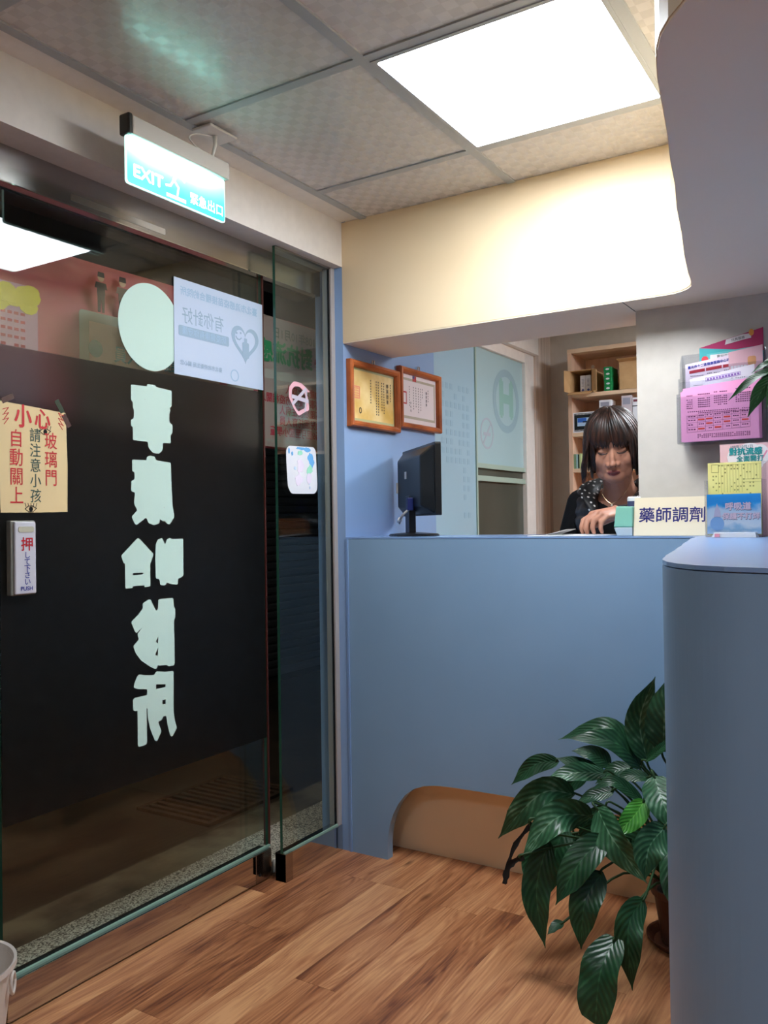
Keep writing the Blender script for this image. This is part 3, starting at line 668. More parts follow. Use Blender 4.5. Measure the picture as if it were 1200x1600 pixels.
mb = MB(); text(mb, '小', .062, 1.332, 1.476, TN2, bold=.022, sx=.8); text(mb, '心', .056, 1.388, 1.474, TN2, bold=.02, sx=.85)
vtext(mb, '自動關上', .047, 1.312, 1.420, .0475, TN2, bold=.004, sx=.85); vtext(mb, '玻璃門', .046, 1.412, 1.420, .0475, TN2, bold=.004, sx=.85)
mb.build('handwriting', m_pen, nt)
mb = MB(); vtext(mb, '請注意小孩', .037, 1.366, 1.432, .0385, TN2, bold=.004, sx=.9); mb.build('handwriting', m_pen2, nt)
def stroke(mb, pts, w_, T, w0=0, w1=.0006):
    for a, b in zip(pts[:-1], pts[1:]):
        a, b = Vector(a), Vector(b); d = (b - a)
        if d.length < 1e-6: continue
        d.normalize(); q = Vector((-d.y, d.x)) * w_ / 2; e = d * w_ * .3
        mb.prism([tuple(a - e - q), tuple(b + e - q), tuple(b + e + q), tuple(a - e + q)], w0, w1, T)
mb = MB()
for o_, sg in ((1.284, 1), (1.444, -1)):
    for k in range(3): stroke(mb, [(o_ - .008 * sg, 1.492 - k * .013), (o_ + .008 * sg, 1.498 - k * .013), (o_ - .004 * sg, 1.482 - k * .013)], .0016, TN2)
mb.build('zigzag_mark', m_pen, nt)
for (u, v) in ((1.396, 1.446), (1.352, 1.247)):
    mb = MB(); stroke(mb, [(u - .017, v), (u - .008, v + .007), (u + .003, v + .008), (u + .016, v + .002)], .0018, TN2); stroke(mb, [(u - .017, v), (u - .006, v - .007), (u + .006, v - .007), (u + .016, v + .002)], .0014, TN2)
    mb.prism(ell(u, v, .0055, .0062, 14), 0, .0006, TN2)
    for k in range(5): stroke(mb, [(u - .014 + k * .007, v + .006 + .002 * (2 - abs(k - 2))), (u - .017 + k * .0085, v + .015)], .0012, TN2)
    mb.build('drawn_eye', m_blackm, nt)

po = tag(empty('clinic_poster', (-1.894, 2.06, 1.66)), 'pale blue poster seen from its back beside the mint disc on the door', 'poster')
TPo = MX(-1.8965)
MB().prism([(1.851, 1.955), (2.262, 1.953), (2.262, 1.659), (1.849, 1.659)][::-1], 0, .0010, TPo).build('poster_sheet', sheet_mat('pale_blue_paper', (196, 212, 236), .10, .5), po)
m_pb = M('faint_poster_blue', (160, 192, 222), .6); m_pb2 = M('faint_poster_grey_blue', (150, 176, 202), .6); TPp = MX(-1.8953)
mb = MB(); text(mb, '臺北市流感疫苗接種合約院所', .0285, 2.055, 1.917, TPp, bold=.02, mirror=True, sx=.97); mb.build('show_through_print', m_pb, po)
mb = MB(); text(mb, '有你針好', .055, 1.975, 1.842, TPp, bold=.006, mirror=True, sx=.85); mb.build('show_through_print', m_pb2, po)
MB().prism(rrect(1.868, 2.092, 1.780, 1.812, .006), 0, .0005, TPp).build('print_bar', m_pb2, po)
mb = MB(); text(mb, '防疫健康有你守護', .026, 1.98, 1.796, MX(-1.8948), mirror=True, sx=.95); mb.build('show_through_print', m_pb, po)
mb = MB(); text(mb, '臺北市政府衛生局 關心您', .0165, 1.965, 1.697, TPp, bold=.01, mirror=True); mb.build('show_through_print', m_pb2, po)
def heart(cu, cv, s_, n=48): return [(cu + s_ * 16 * math.sin(t) ** 3 / 17, cv + s_ * (13 * math.cos(t) - 5 * math.cos(2 * t) - 2 * math.cos(3 * t) - math.cos(4 * t)) / 17) for t in (2 * pi * i / n for i in range(n))]
mb = MB(); H1 = heart(2.172, 1.808, .072); H2 = heart(2.172, 1.808, .054)
mb.prism(H1, 0, .0005, TPp, holes=[H2])
mb.prism(rrect(2.158, 2.190, 1.755, 1.808, .006), 0, .0008, TPp); mb.prism(rrect(2.167, 2.181, 1.806, 1.822, .003), 0, .0005, TPp)
mb.prism(ell(2.130, 1.833, .004, .004, 10), 0, .0005, TPp); mb.prism(ell(2.150, 1.836, .004, .004, 10), 0, .0005, TPp)
stroke(mb, [(2.126, 1.822), (2.133, 1.814), (2.144, 1.813), (2.153, 1.820)], .004, TPp)
mb.build('heart_emblem', m_pb2, po)
mb = MB(); ringp(mb, 2.118, 1.690, .020, .020, .0005, .004, TPp); mb.build('round_mark', m_pb, po)

wh = tag(empty('white_sticker', (-1.8165, 2.37, 1.30)), 'white rounded sticker with torn blue patches on the narrow side pane', 'sticker')
TW = MX(-1.8165)
MB().prism(round_poly([(2.283, 1.452), (2.297, 1.466), (2.440, 1.470), (2.452, 1.455), (2.458, 1.335), (2.456, 1.318), (2.442, 1.304), (2.308, 1.302), (2.290, 1.325), (2.284, 1.40)], .012), 0, .0008, TW).build('sticker_sheet', sheet_mat('bright_white_vinyl', (238, 240, 246), .25), wh)
TW2 = MX(-1.8157)
rr = random.Random(9)
for col, pts in (((96, 166, 222), [(2.42, 1.43, .018, .020), (2.428, 1.415, .014, .02), (2.365, 1.461, .03, .005), (2.40, 1.458, .02, .008), (2.315, 1.440, .005, .008), (2.298, 1.448, .004, .012)]), ((150, 216, 190), [(2.418, 1.39, .014, .014), (2.405, 1.38, .008, .016), (2.36, 1.445, .016, .008)]), ((190, 214, 240), [(2.41, 1.345, .006, .009), (2.413, 1.325, .003, .006), (2.33, 1.39, .006, .006)]), ((232, 222, 240), [(2.36, 1.40, .02, .026), (2.35, 1.352, .022, .02), (2.41, 1.357, .014, .02)])):
    mb = MB()
    for q_, (u, v, a, b) in enumerate(pts): mb.prism([(u + a * math.cos(t) * (.7 + .5 * rr.random()), v + b * math.sin(t) * (.7 + .5 * rr.random())) for t in (2 * pi * k / 13 for k in range(13))], 0, .0003 + .00015 * q_ + .0006 * (col[0] > 140), TW2)
    mb.build('torn_patch', M('torn_patch_%d' % col[0], col, .6), wh)

rg = tag(empty('ring_sticker', (-1.8165, 2.355, 1.59)), 'pink ring shaped sticker remnant crossed with clear tape on the narrow side pane', 'sticker')
mb = MB(); outer = [(2.303, 1.668), (2.33, 1.692), (2.375, 1.690), (2.425, 1.664), (2.40, 1.662), (2.41, 1.64), (2.418, 1.60), (2.385, 1.588), (2.355, 1.573), (2.325, 1.60), (2.302, 1.632)]
inner_ = [(2.318, 1.66), (2.335, 1.675), (2.365, 1.676), (2.388, 1.660), (2.398, 1.64), (2.402, 1.61), (2.375, 1.598), (2.352, 1.588), (2.332, 1.608), (2.318, 1.636)]
mb.prism(round_poly(outer, .01), 0, .0009, TW, holes=[round_poly(inner_, .008)]); mb.build('ring_vinyl', M('pink_vinyl', (226, 176, 190), .5), rg)
mb = MB(); stroke(mb, [(2.322, 1.612), (2.398, 1.672)], .012, TW, .0009, .0013); stroke(mb, [(2.320, 1.638), (2.408, 1.630)], .014, TW, .0013, .0017); stroke(mb, [(2.392, 1.595), (2.402, 1.665)], .008, TW, .0009, .0013)
mb.build('tape_strip', M('pale_tape', (196, 190, 208), .35), rg)

# ---------------------------------------------------------------- certificates
def certificate(y0, y1, z0, z1, label):
    r = tag(empty('framed_certificate', (XW, (y0 + y1) / 2, z0)), label, 'certificate', 'framed certificates on the blue wall')
    T = MX(XW); w_ = .024
    mb = MB()
    prof = [(0, .001), (0, .020), (.004, .026), (.012, .027), (w_ - .004, .022), (w_, .014), (w_, .001)]
    cs = [(y0, z0, 1, 1), (y1, z0, -1, 1), (y1, z1, -1, -1), (y0, z1, 1, -1)]
    vs = [(u + sx * d, v + sy * d, h) for u, v, sx, sy in cs for d, h in prof]; n = len(prof)
    fs = [(c * n + k, ((c + 1) % 4) * n + k, ((c + 1) % 4) * n + (k + 1) % n, c * n + (k + 1) % n) for c in range(4) for k in range(n)]
    mb.add(vs, fs, T); mb.build('wooden_frame', m_frame, r)
    MB().prism(rect(y0 + w_ - .002, y1 - w_ + .002, z0 + w_ - .002, z1 - w_ + .002), .001, .006, T).build('backing', m_wp, r)
    MB().tube([(XW + .006, (y0 + y1) / 2 - .008, z1 - .002), (XW + .008, (y0 + y1) / 2 - .006, z1 + .018), (XW + .008, (y0 + y1) / 2 + .006, z1 + .018), (XW + .006, (y0 + y1) / 2 + .008, z1 - .002)], .0022, 6).build('hanging_hook', m_steelb, r)
    return r, T
c1, T = certificate(2.592, 2.943, 1.556, 1.805, 'framed yellow certificate with a pink seal, nearest the glass front')
MB().prism(rect(2.615, 2.920, 1.579, 1.782), .006, .0068, T).build('certificate_sheet', noise_mat('mottled_gold_paper', (216, 176, 84), (240, 214, 150), 9, .4, 0), c1)
MB().prism(rect(2.615, 2.920, 1.579, 1.782), .0068, .0071, T, holes=[rect(2.622, 2.913, 1.590, 1.772)]).build('print_border', M('sage_print', (176, 176, 130), .6), c1)
mb = MB(); T2 = MX(XW + .0071)
vtext(mb, '專業證書', .017, 2.868, 1.735, .021, T2, bold=.01)
for k, (u, n_) in enumerate(((2.89, 7), (2.84, 12), (2.825, 11), (2.80, 13), (2.785, 13), (2.745, 9))):
    for j in range(n_): mb.prism(rect(u, u + .005, 1.74 - j * .0105, 1.746 - j * .0105), 0, .0004, T2)
mb.build('certificate_print', M('ink_sepia', (84, 72, 58), .6), c1)
mb = MB(); mb.prism(rect(2.625, 2.672, 1.665, 1.712), 0, .0004, T2, holes=[rect(2.630, 2.667, 1.670, 1.707)]); [mb.prism(rect(2.634 + i * .009, 2.639 + i * .009, 1.673 + j * .009, 1.679 + j * .009), 0, .0004, T2) for i in range(4) for j in range(4)]
mb.build('red_seal', M('seal_pink', (226, 140, 110), .6), c1)
mb = MB(); mb.prism(ell(2.674, 1.622, .0085, .012, 16), 0, .0004, T2, holes=[ell(2.674, 1.622, .005, .008, 16)]); mb.build('small_portrait', m_blackm, c1)
c2, T = certificate(2.950, 3.295, 1.582, 1.832, 'framed white certificate with red emblem and red seal, beside the frosted glass')
MB().prism(rect(2.973, 3.272, 1.605, 1.809), .006, .0068, T).build('certificate_sheet', M('certificate_white', (226, 216, 218), .35), c2)
MB().prism(rect(2.976, 3.262, 1.625, 1.792), .0068, .0071, T, holes=[rect(2.984, 3.252, 1.636, 1.782)]).build('print_border', M('border_print', (176, 168, 150), .6), c2)
mb = MB(); vtext(mb, '藥師證書', .013, 3.185, 1.745, .0165, T2, bold=.01)
for u, n_ in ((3.15, 4), (3.135, 9), (3.115, 10), (3.095, 8), (3.075, 9), (3.04, 8), (3.20, 5)):
    for j in range(n_): mb.prism(rect(u, u + .0035, 1.755 - j * .011, 1.7605 - j * .011), 0, .0004, T2)
vtext(mb, '部長陳', .012, 3.052, 1.69, .016, T2)
mb.build('certificate_print', M('ink_dark', (70, 66, 74), .6), c2)
mb = MB(); mb.prism(rect(2.982, 3.020, 1.683, 1.735), 0, .0005, T2, holes=[rect(2.987, 3.015, 1.689, 1.729)]); mb.build('red_seal', M('seal_red', (188, 60, 74), .6), c2)
MB().prism(rect(3.070, 3.100, 1.783, 1.806), 0, .0005, T2).build('red_emblem', M('emblem_red', (178, 56, 56), .6), c2)
MB().prism(rect(3.070, 3.085, 1.795, 1.806), .0005, .0008, T2).build('emblem_canton', M('emblem_blue', (60, 66, 120), .6), c2)

# ---------------------------------------------------------------- monitor (seen from behind)
mo = tag(empty('computer_monitor', (-1.585, 2.765, 1.146), (0, 0, math.radians(-45))), 'black computer monitor seen from behind on the counter by the blue wall', 'monitor')
Lm = wm(mo)
def mloc(mb, name, mat, **k): mb.v = [tuple(Lm @ Vector(p)) for p in mb.v]; return mb.build(name, mat, mo, **k)
# local: x along the screen width, -y towards the back (seen side), z up
mloc(MB().prism(rrect(-.2285, .2285, .075, .332, .006), -.022, .0, Matrix(((1, 0, 0, 0), (0, 0, 1, .03), (0, 1, 0, 0), (0, 0, 0, 1)))), 'screen_bezel', m_black, bevel=.002)
mloc(MB().prism(rect(-.215, .215, .092, .320), .0, .001, Matrix(((1, 0, 0, 0), (0, 0, 1, .03), (0, 1, 0, 0), (0, 0, 0, 1)))), 'screen', M('dark_screen', (20, 24, 30), .1, emit=(120, 150, 190), es=.25))
mb = MB(); a0 = [(-.222, .080), (.222, .080), (.222, .327), (-.222, .327)]; a1 = [(-.165, .110), (.165, .110), (.165, .290), (-.165, .290)]
vs = [(x_, .009, z_) for x_, z_ in a0] + [(x_, -.030, z_) for x_, z_ in a1]
mb.add(vs, [(0, 1, 5, 4), (1, 2, 6, 5), (2, 3, 7, 6), (3, 0, 4, 7), (4, 5, 6, 7), (3, 2, 1, 0)]); mloc(mb, 'back_shell', M('back_shell_black', (22, 26, 30), .4), bevel=.006)
mloc(MB().box(-.03, .03, -.036, -.010, .012, .15), 'neck', m_black, bevel=.003)
mb = MB(); mb.lathe([(.0, .0), (.118, .0), (.120, .004), (.112, .009), (.03, .014), (0, .014)], n=36); mb.v = [(x_, y_ * .78 - .01, z_) for x_, y_, z_ in mb.v]; mloc(mb, 'base', m_black, smooth=False)
mloc(MB().box(.045, .072, -.052, -.030, .095, .142), 'cable_plug', M('plug_blue', (30, 40, 96), .4), bevel=.003)
mloc(MB().tube(smooth_path([(.058, -.045, .098), (.056, -.060, .085), (.035, -.068, .070), (.005, -.066, .055), (-.03, -.058, .048)], 5), .0045, 8), 'cable', M('cable_grey', (170, 168, 162), .5), smooth=True)
mloc(MB().tube([(.022, -.068, .064), (-.006, -.067, .055)], .0085, 8), 'cable_core', m_wp, smooth=True)
mloc(MB().box(-.050, -.025, -.0315, -.030, .215, .242), 'rating_label', m_wp)
mloc(MB().box(-.172, -.150, -.0345, -.032, .165, .205), 'paper_tag', M('tag_paper', (214, 196, 174), .7))

# ---------------------------------------------------------------- small things on the counter
gd = tag(empty('tape_dispenser', (-.772, 2.66, 1.146)), 'mint green dispenser box beside the cream name board', 'dispenser')
mb = MB(); mb.prism([(-.802, 1.1725), (-.792, 1.147), (-.745, 1.147), (-.745, 1.1725)], 0, .055, MY(2.69)); mb.build('base', M('pale_grey_plastic', (176, 190, 196), .4), gd, bevel=.002)
mb = MB(); mb.prism([(-.802, 1.173), (-.744, 1.173), (-.742, 1.237), (-.794, 1.238)], 0, .055, MY(2.69)); mb.build('body', M('mint_plastic', (136, 200, 176), .4), gd, bevel=.003)
ro = tag(empty('paper_roll', (-.757, 2.702, 1.146)), 'white roll of labels standing just behind the mint dispenser', 'roll')
MB().lathe([(.010, 0), (.021, 0), (.021, .118), (.018, .122), (.010, .122)], (-.757, 2.707, 1.147), 28).build('roll_body', M('roll_white', (222, 220, 224), .5), ro, smooth=False)
MB().lathe([(.0212, 0), (.0212, .03)], (-.757, 2.707, 1.225), 28).build('printed_band', M('band_navy', (60, 62, 96), .5), ro)
pp = tag(MB().prism([(-1.075, 2.60), (-.945, 2.592), (-.86, 2.62), (-.835, 2.80), (-1.02, 2.84)], 1.1465, 1.149).build('paper_sheet', m_paper), 'white sheets of paper under the woman\'s hand on the counter', 'paper')
p2 = tag(MB().add([(-1.02, 2.62, 1.151), (-.955, 2.63, 1.168), (-.965, 2.75, 1.168), (-1.02, 2.76, 1.151), (-1.02, 2.62, 1.150), (-.955, 2.63, 1.167), (-.965, 2.75, 1.167), (-1.02, 2.76, 1.150)], [(0, 1, 2, 3), (7, 6, 5, 4), (0, 4, 5, 1), (1, 5, 6, 2), (2, 6, 7, 3), (3, 7, 4, 0)]).build('paper_sheet', m_paper), 'folded white sheet lifting up right under the woman\'s fingers', 'paper')

nb = tag(empty('name_board', (-.63, 2.655, 1.146)), 'cream board with large navy characters standing on the counter', 'name board')
tilt = Matrix.Translation((0, 2.640, 1.147)) @ Matrix.Rotation(math.radians(-9), 4, 'X') @ Matrix(((1, 0, 0, 0), (0, 0, -1, 0), (0, 1, 0, 0), (0, 0, 0, 1)))
MB().prism(rect(-.742, -.497, 0, .118), -.004, 0, tilt).build('board', M('cream_board', (232, 218, 188), .45), nb)
MB().prism([(-.742, 0), (-.497, 0), (-.497, .004), (-.742, .004)], -.035, -.004, tilt).build('foot', M('cream_board_foot', (222, 208, 178), .45), nb)
mb = MB(); text(mb, '藥師調劑', .0490, -.628, .060, tilt, bold=.013, sx=1.02, w=.0006); mb.build('lettering', M('navy_ink', (26, 24, 104), .5), nb)

# ---------------------------------------------------------------- brochure holder on the counter and its papers
m_acr = glass_mat('clear_acrylic', (.93, .94, .96), 1.49)
bh = tag(empty('brochure_holder', (-.415, 2.46, 1.146)), 'clear acrylic brochure holder on the counter beside the name board', 'holder')
bx0, bx1 = -.488, -.342
box(bx0, bx1, 2.425, 2.428, 1.152, 1.262).build('front_plate', m_acr, bh); box(bx0, bx0 + .003, 2.428, 2.50, 1.147, 1.30).build('side_plate', m_acr, bh); box(bx1 - .003, bx1, 2.428, 2.50, 1.147, 1.30).build('side_plate', m_acr, bh)
box(bx0, bx1, 2.50, 2.503, 1.147, 1.35).build('back_plate', m_acr, bh); box(bx0, bx1, 2.428, 2.50, 1.147, 1.150).build('floor_plate', m_acr, bh)
def card_thing(name, label, cat, x0, x1, y, z0, z1, mat, th=.0012, tilt_=0, group=None):
    r = tag(empty(name, ((x0 + x1) / 2, y, z0)), label, cat, group)
    T = Matrix.Translation((0, y, z0)) @ Matrix.Rotation(math.radians(-tilt_), 4, 'X') @ Matrix(((1, 0, 0, 0), (0, 0, -1, 0), (0, 1, 0, 0), (0, 0, 0, 1)))
    MB().prism(rect(x0, x1, 0, z1 - z0), -th, 0, T).build('sheet', mat, r)
    return r, T @ Matrix.Translation((0, 0, .0002))
def sky_card():
    m = M('sky_card_print', (90, 160, 220), .25); t = NT(m); g = t.n('ShaderNodeNewGeometry'); sp = t.n('ShaderNodeSeparateXYZ'); t.l(g.outputs['Position'], sp.inputs[0])
    mr = t.n('ShaderNodeMapRange'); mr.inputs['From Min'].default_value = 1.155; mr.inputs['From Max'].default_value = 1.262; t.l(sp.outputs['Z'], mr.inputs[0])
    nz = t.n('ShaderNodeTexNoise'); nz.inputs['Scale'].default_value = 26; nz.inputs['Detail'].default_value = 3
    ma = t.n('ShaderNodeMath', operation='MULTIPLY_ADD'); t.l(nz.outputs[0], ma.inputs[0]); ma.inputs[1].default_value = .5; t.l(mr.outputs[0], ma.inputs[2])
    t.l(g.outputs['Position'], nz.inputs['Vector'])
    t.l(t.ramp(ma.outputs[0], [(.2, (232, 242, 250)), (.38, (150, 200, 236)), (.5, (226, 240, 250)), (.85, (206, 230, 246)), (1.05, (90, 186, 240)), (1.0, (40, 160, 232))][:4] + [(.97, (70, 176, 238)), (1.0, (36, 158, 232))]), t.b.inputs['Base Color']); return m
bc, T = card_thing('picture_card', 'sky blue picture card in the front slot of the clear counter holder', 'card', -.483, -.347, 2.430, 1.155, 1.262, sky_card(), .002)
mb = MB(); mb.prism([(-.457, .083), (-.449, .062), (-.446, .045), (-.466, .045), (-.463, .062)], 0, .0005, T); mb.build('printed_spire', M('print_lilac', (206, 200, 222), .4), bc)
mb = MB(); mb.prism(ell(-.457, .028, .018, .019, 20), 0, .0005, T); mb.build('printed_dome', M('print_sky', (140, 186, 232), .4), bc)
m_pk = M('print_pink_white', (244, 214, 226), .4); m_pg = M('print_shadow', (120, 136, 160), .5)
mb = MB(); text(mb, '呼吸道', .022, -.403, .0715, T, bold=.055, w=.0004); text(mb, '保護不打烊', .019, -.396, .0455, T, bold=.055, w=.0004); mb.build('lettering_shadow', m_pg, bc)
mb = MB(); text(mb, '呼吸道', .022, -.4035, .0725, T, bold=.035, w=.0008); text(mb, '保護不打烊', .019, -.3965, .0465, T, bold=.035, w=.0008); mb.build('lettering', m_pk, bc)
yf, T = card_thing('form_sheet', 'yellow ruled form behind the blue card in the counter holder', 'form', -.482, -.347, 2.446, 1.152, 1.348, sheet_mat('yellow_paper', (246, 236, 150), .1), .004)
mb = MB()
for k in range(15): stroke(mb, [(-.455 + k * .0075, .115 if k < 9 else .150), (-.455 + k * .0075, .190)], .0005, T, 0, .0003)
for v in (.190, .150, .142): stroke(mb, [(-.395 if v < .19 else -.455, v), (-.345, v)], .0005, T, 0, .0003)
stroke(mb, [(-.472, .191), (-.454, .191), (-.454, .170), (-.472, .170), (-.472, .191)], .0008, T, 0, .0003)
rr = random.Random(12)
for c in range(16):
    for r_ in range(9):
        if rr.random() < .3: mb.prism(rect(-.470 + c * .0078, -.4665 + c * .0078, .186 - r_ * .0095, .1895 - r_ * .0095), 0, .0003, T)
mb.build('form_print', M('form_ink', (168, 160, 90), .6), yf)
pf, T = card_thing('flyer', 'pink flu vaccination flyer rising behind the yellow form in the counter holder', 'flyer', -.462, -.322, 2.512, 1.147, 1.402, sheet_mat('pink_flyer_paper', (238, 196, 198), .1), .002)
mb = MB(); [mb.prism(ell(-.395 + dx, .218 + dz, a, b, 20), 0, .0003 + .0002 * a * 30, T) for dx, dz, a, b in ((-.02, 0, .028, .028), (.01, .01, .032, .028), (.038, .005, .022, .028), (.0, -.02, .045, .025))]; mb.build('printed_cloud', M('cloud_white', (236, 228, 230), .5), pf)
mb = MB(); text(mb, '108年10月1日', .0100, -.405, .246, T, w=.0014, bold=.01); mb.build('lettering', M('slate_ink', (110, 130, 140), .5), pf)
mb = MB(); text(mb, '對抗流感', .0215, -.395, .232, T, w=.0014, bold=.045); text(mb, '全面開打', .0175, -.384, .212, T, w=.0014, bold=.03); mb.build('lettering', M('teal_ink', (30, 140, 144), .5), pf)
mb = MB(); stroke(mb, [(-.352, .214), (-.341, .232)], .0045, T, 0, .0006); mb.build('printed_syringe', M('syringe_pink', (232, 150, 176), .5), pf)
mb = MB(); mb.prism(ell(-.428, .194, .007, .006, 14), 0, .0006, T); mb.build('printed_head', M('maroon', (130, 44, 50), .5), pf)
ls = tag(empty('leaflet_stack', (-.41, 2.40, 1.146)), 'low stack of white leaflets with a pink stripe lying before the clear holder', 'leaflets')
for k in range(4): box(-.462 + k * .0015, -.352 - k * .001, 2.378 + k * .001, 2.418, 1.147 + k * .0032, 1.1497 + k * .0032).build('leaflet', m_paper, ls)
box(-.4545, -.442, 2.3765, 2.3778, 1.148, 1.1565).build('pink_stripe', M('stripe_pink', (232, 150, 158), .6), ls)

# ---------------------------------------------------------------- leaflet rack on the grey wall
rk = tag(empty('leaflet_rack', (-.49, 2.66, 1.42)), 'clear wall rack of leaflets on the grey wall', 'rack')
rx0, rx1 = -.606, -.366
box(rx0, rx1, 2.716, 2.719, 1.424, 1.70).build('back_plate', m_acr, rk)
for k, (y, z1) in enumerate(((2.640, 1.562), (2.665, 1.61), (2.69, 1.655))):
    box(rx0 + .004 * k, rx1, y, y + .0025, 1.424, z1).build('pocket_plate', m_acr, rk)
mb = MB(); [MB().prism([(2.716, 1.424), (2.640, 1.424), (2.640, 1.57), (2.665, 1.575), (2.665, 1.62), (2.690, 1.625), (2.690, 1.67), (2.716, 1.70)][::-1], xx, xx + .003, Matrix(((0, 0, 1, 0), (1, 0, 0, 0), (0, 1, 0, 0), (0, 0, 0, 1)))).build('side_plate', m_acr, rk) for xx in (rx0, rx1 - .003)]
box(rx0, rx1, 2.640, 2.716, 1.421, 1.4245).build('floor_plate', m_acr, rk)
def rack_sheet(name, label, cat, x0, x1, y, zl, zr, mat, z0=1.4265, group=None, th=.0012, tl=4):
    r = tag(empty(name, ((x0 + x1) / 2, y, z0)), label, cat, group)
    T = Matrix.Translation((0, y, z0)) @ Matrix.Rotation(math.radians(tl), 4, 'X') @ Matrix(((1, 0, 0, 0), (0, 0, -1, 0), (0, 1, 0, 0), (0, 0, 0, 1)))
    MB().prism([(x0, 0), (x1, 0), (x1, zr - z0), (x0, zl - z0)], -th, 0, T).build('sheet', mat, r)
    return r, T @ Matrix.Translation((0, 0, .0002))
# crimson and teal booklet at the back
r_, T = rack_sheet('booklet', 'crimson and teal booklet, topmost and rearmost in the wall rack', 'booklet', -.552, -.372, 2.712, 1.716, 1.757, M('crimson_print', (180, 34, 96), .4), th=.003, tl=0)
MB().prism([(-.552, .215), (-.372, .215), (-.372, .262), (-.552, .289)], 0, .0005, T).build('teal_wedge', M('teal_print', (64, 178, 182), .4), r_)
MB().prism([(-.478, .291), (-.428, .300), (-.405, .303), (-.405, .317), (-.430, .316), (-.475, .306)], .0004, .0009, T).build('title_label', M('label_white', (226, 218, 220), .5), r_)
mb = MB(); text(mb, '托育服務', .0095, -.441, .304, T, w=.0016, rot=.14); mb.build('lettering', m_blackm, r_)
MB().prism(ell(-.404, .319, .007, .010, 18), .0009, .0013, T).build('printed_balloon', M('print_orange', (226, 150, 70), .5), r_)
r_, T = rack_sheet('booklet', 'teal booklet with white label and red dotted disc, second from rack back', 'booklet', -.530, -.400, 2.706, 1.694, 1.702, M('teal_print2', (100, 190, 192), .4), tl=0)
MB().prism(rrect(-.520, -.436, .247, .264, .003), .0004, .0009, T).build('title_label', M('label_white2', (230, 226, 228), .5), r_)
mb = MB(); text(mb, '育兒百寶箱', .0105, -.475, .256, T, w=.0014); mb.build('lettering', m_blackm, r_)
MB().prism(ell(-.535, .252, .010, .010, 16), .0009, .0013, T).build('printed_spot_disc', M('print_red', (214, 60, 70), .5), r_)
# pink-white directory leaflet with red table heads
r_, T = rack_sheet('leaflet', 'pale leaflet with a row of dark red table headings in the wall rack', 'leaflet', -.592, -.430, 2.700, 1.668, 1.688, sheet_mat('pale_pink_paper', (240, 222, 236), .1), tl=0)
mb = MB(); text(mb, '臺北市十二區健康服務中心通訊錄', .0094, -.5145, .2375, T, w=.0006, bold=.03, rot=.11); mb.build('lettering', m_inkb, r_)
for k in range(3):
    u = -.580 + k * .0485; v = .212 + k * .0042
    MB().prism([(u, v), (u + .045, v + .004), (u + .045, v + .013), (u, v + .009)], 0, .0005, T).build('table_heading', M('heading_red', (170, 30, 52), .5) if k == 0 else bpy.data.materials['heading_red'], r_)
    mb = MB(); bars(mb, u + .003, u + .042, v - .009, .0028, T, .0006, 8); bars(mb, u + .003, u + .042, v - .018, .0028, T, .0006, 8); mb.build('small_print', M('ink_grey', (110, 104, 112), .6) if k == 0 else bpy.data.materials['ink_grey'], r_)
m_ink = bpy.data.materials['ink_grey']
r_, T = rack_sheet('leaflet', 'dusty pink card with a bread slice drawing in the right half of the wall rack', 'leaflet', -.466, -.372, 2.694, 1.690, 1.703, M('dusty_pink_card', (226, 178, 188), .6), tl=0)
mb = MB(); mb.prism(rrect(-.413, -.390, .220, .246, .006), 0, .0006, T); mb.prism(rrect(-.409, -.394, .224, .240, .004), .0006, .0010, T); mb.build('bread_drawing', M('print_bread', (222, 160, 110), .6), r_)
mb = MB(); bars(mb, -.460, -.415, .213, .009, T, .0006, 5, .8); bars(mb, -.452, -.38, .2005, .003, T, .0006, 14); mb.build('heading_print', M('print_white', (236, 232, 236), .6), r_)
r_, T = rack_sheet('leaflet', 'white consent form with a lilac boxed heading in the middle of the wall rack', 'leaflet', -.573, -.392, 2.672, 1.618, 1.645, sheet_mat('white_form', (238, 232, 242), .1), tl=0)
mb = MB(); mb.prism([(-.528, .180), (-.430, .190), (-.430, .201), (-.528, .191)], 0, .0005, T, holes=[[(-.527, .1812), (-.431, .1912), (-.431, .1998), (-.527, .1898)]])
for k in range(11): mb.prism(rect(-.524 + k * .0085, -.518 + k * .0085, .183 + k * .00085, .189 + k * .00085), 0, .0005, T)
mb.build('boxed_heading', M('lilac_ink', (150, 110, 190), .6), r_)
mb = MB(); [bars(mb, a, b, v, .002, T, .0005, 7, .5) for a, b, v in ((-.562, -.535, .170), (-.562, -.545, .163), (-.515, -.480, .166), (-.455, -.415, .182), (-.455, -.415, .174))]; mb.build('small_print', m_ink, r_)
m_pinkp = sheet_mat('pink_timetable_paper', (250, 172, 216), .12)
r_, T = rack_sheet('leaflet', 'pink leaflet with its top edge just showing behind the clinic timetable', 'leaflet', -.590, -.372, 2.655, 1.588, 1.606, m_pinkp, tl=0)
mb = MB(); [bars(mb, a, b, v + (a + .59) * .08, .0028, T, .0005, 7, .7) for a, b in ((-.575, -.558), (-.548, -.535), (-.522, -.500), (-.488, -.458), (-.44, -.40)) for v in (.152, .146)]; mb.build('small_print', M('plum_ink', (120, 50, 100), .6), r_)
m_plum = bpy.data.materials['plum_ink']
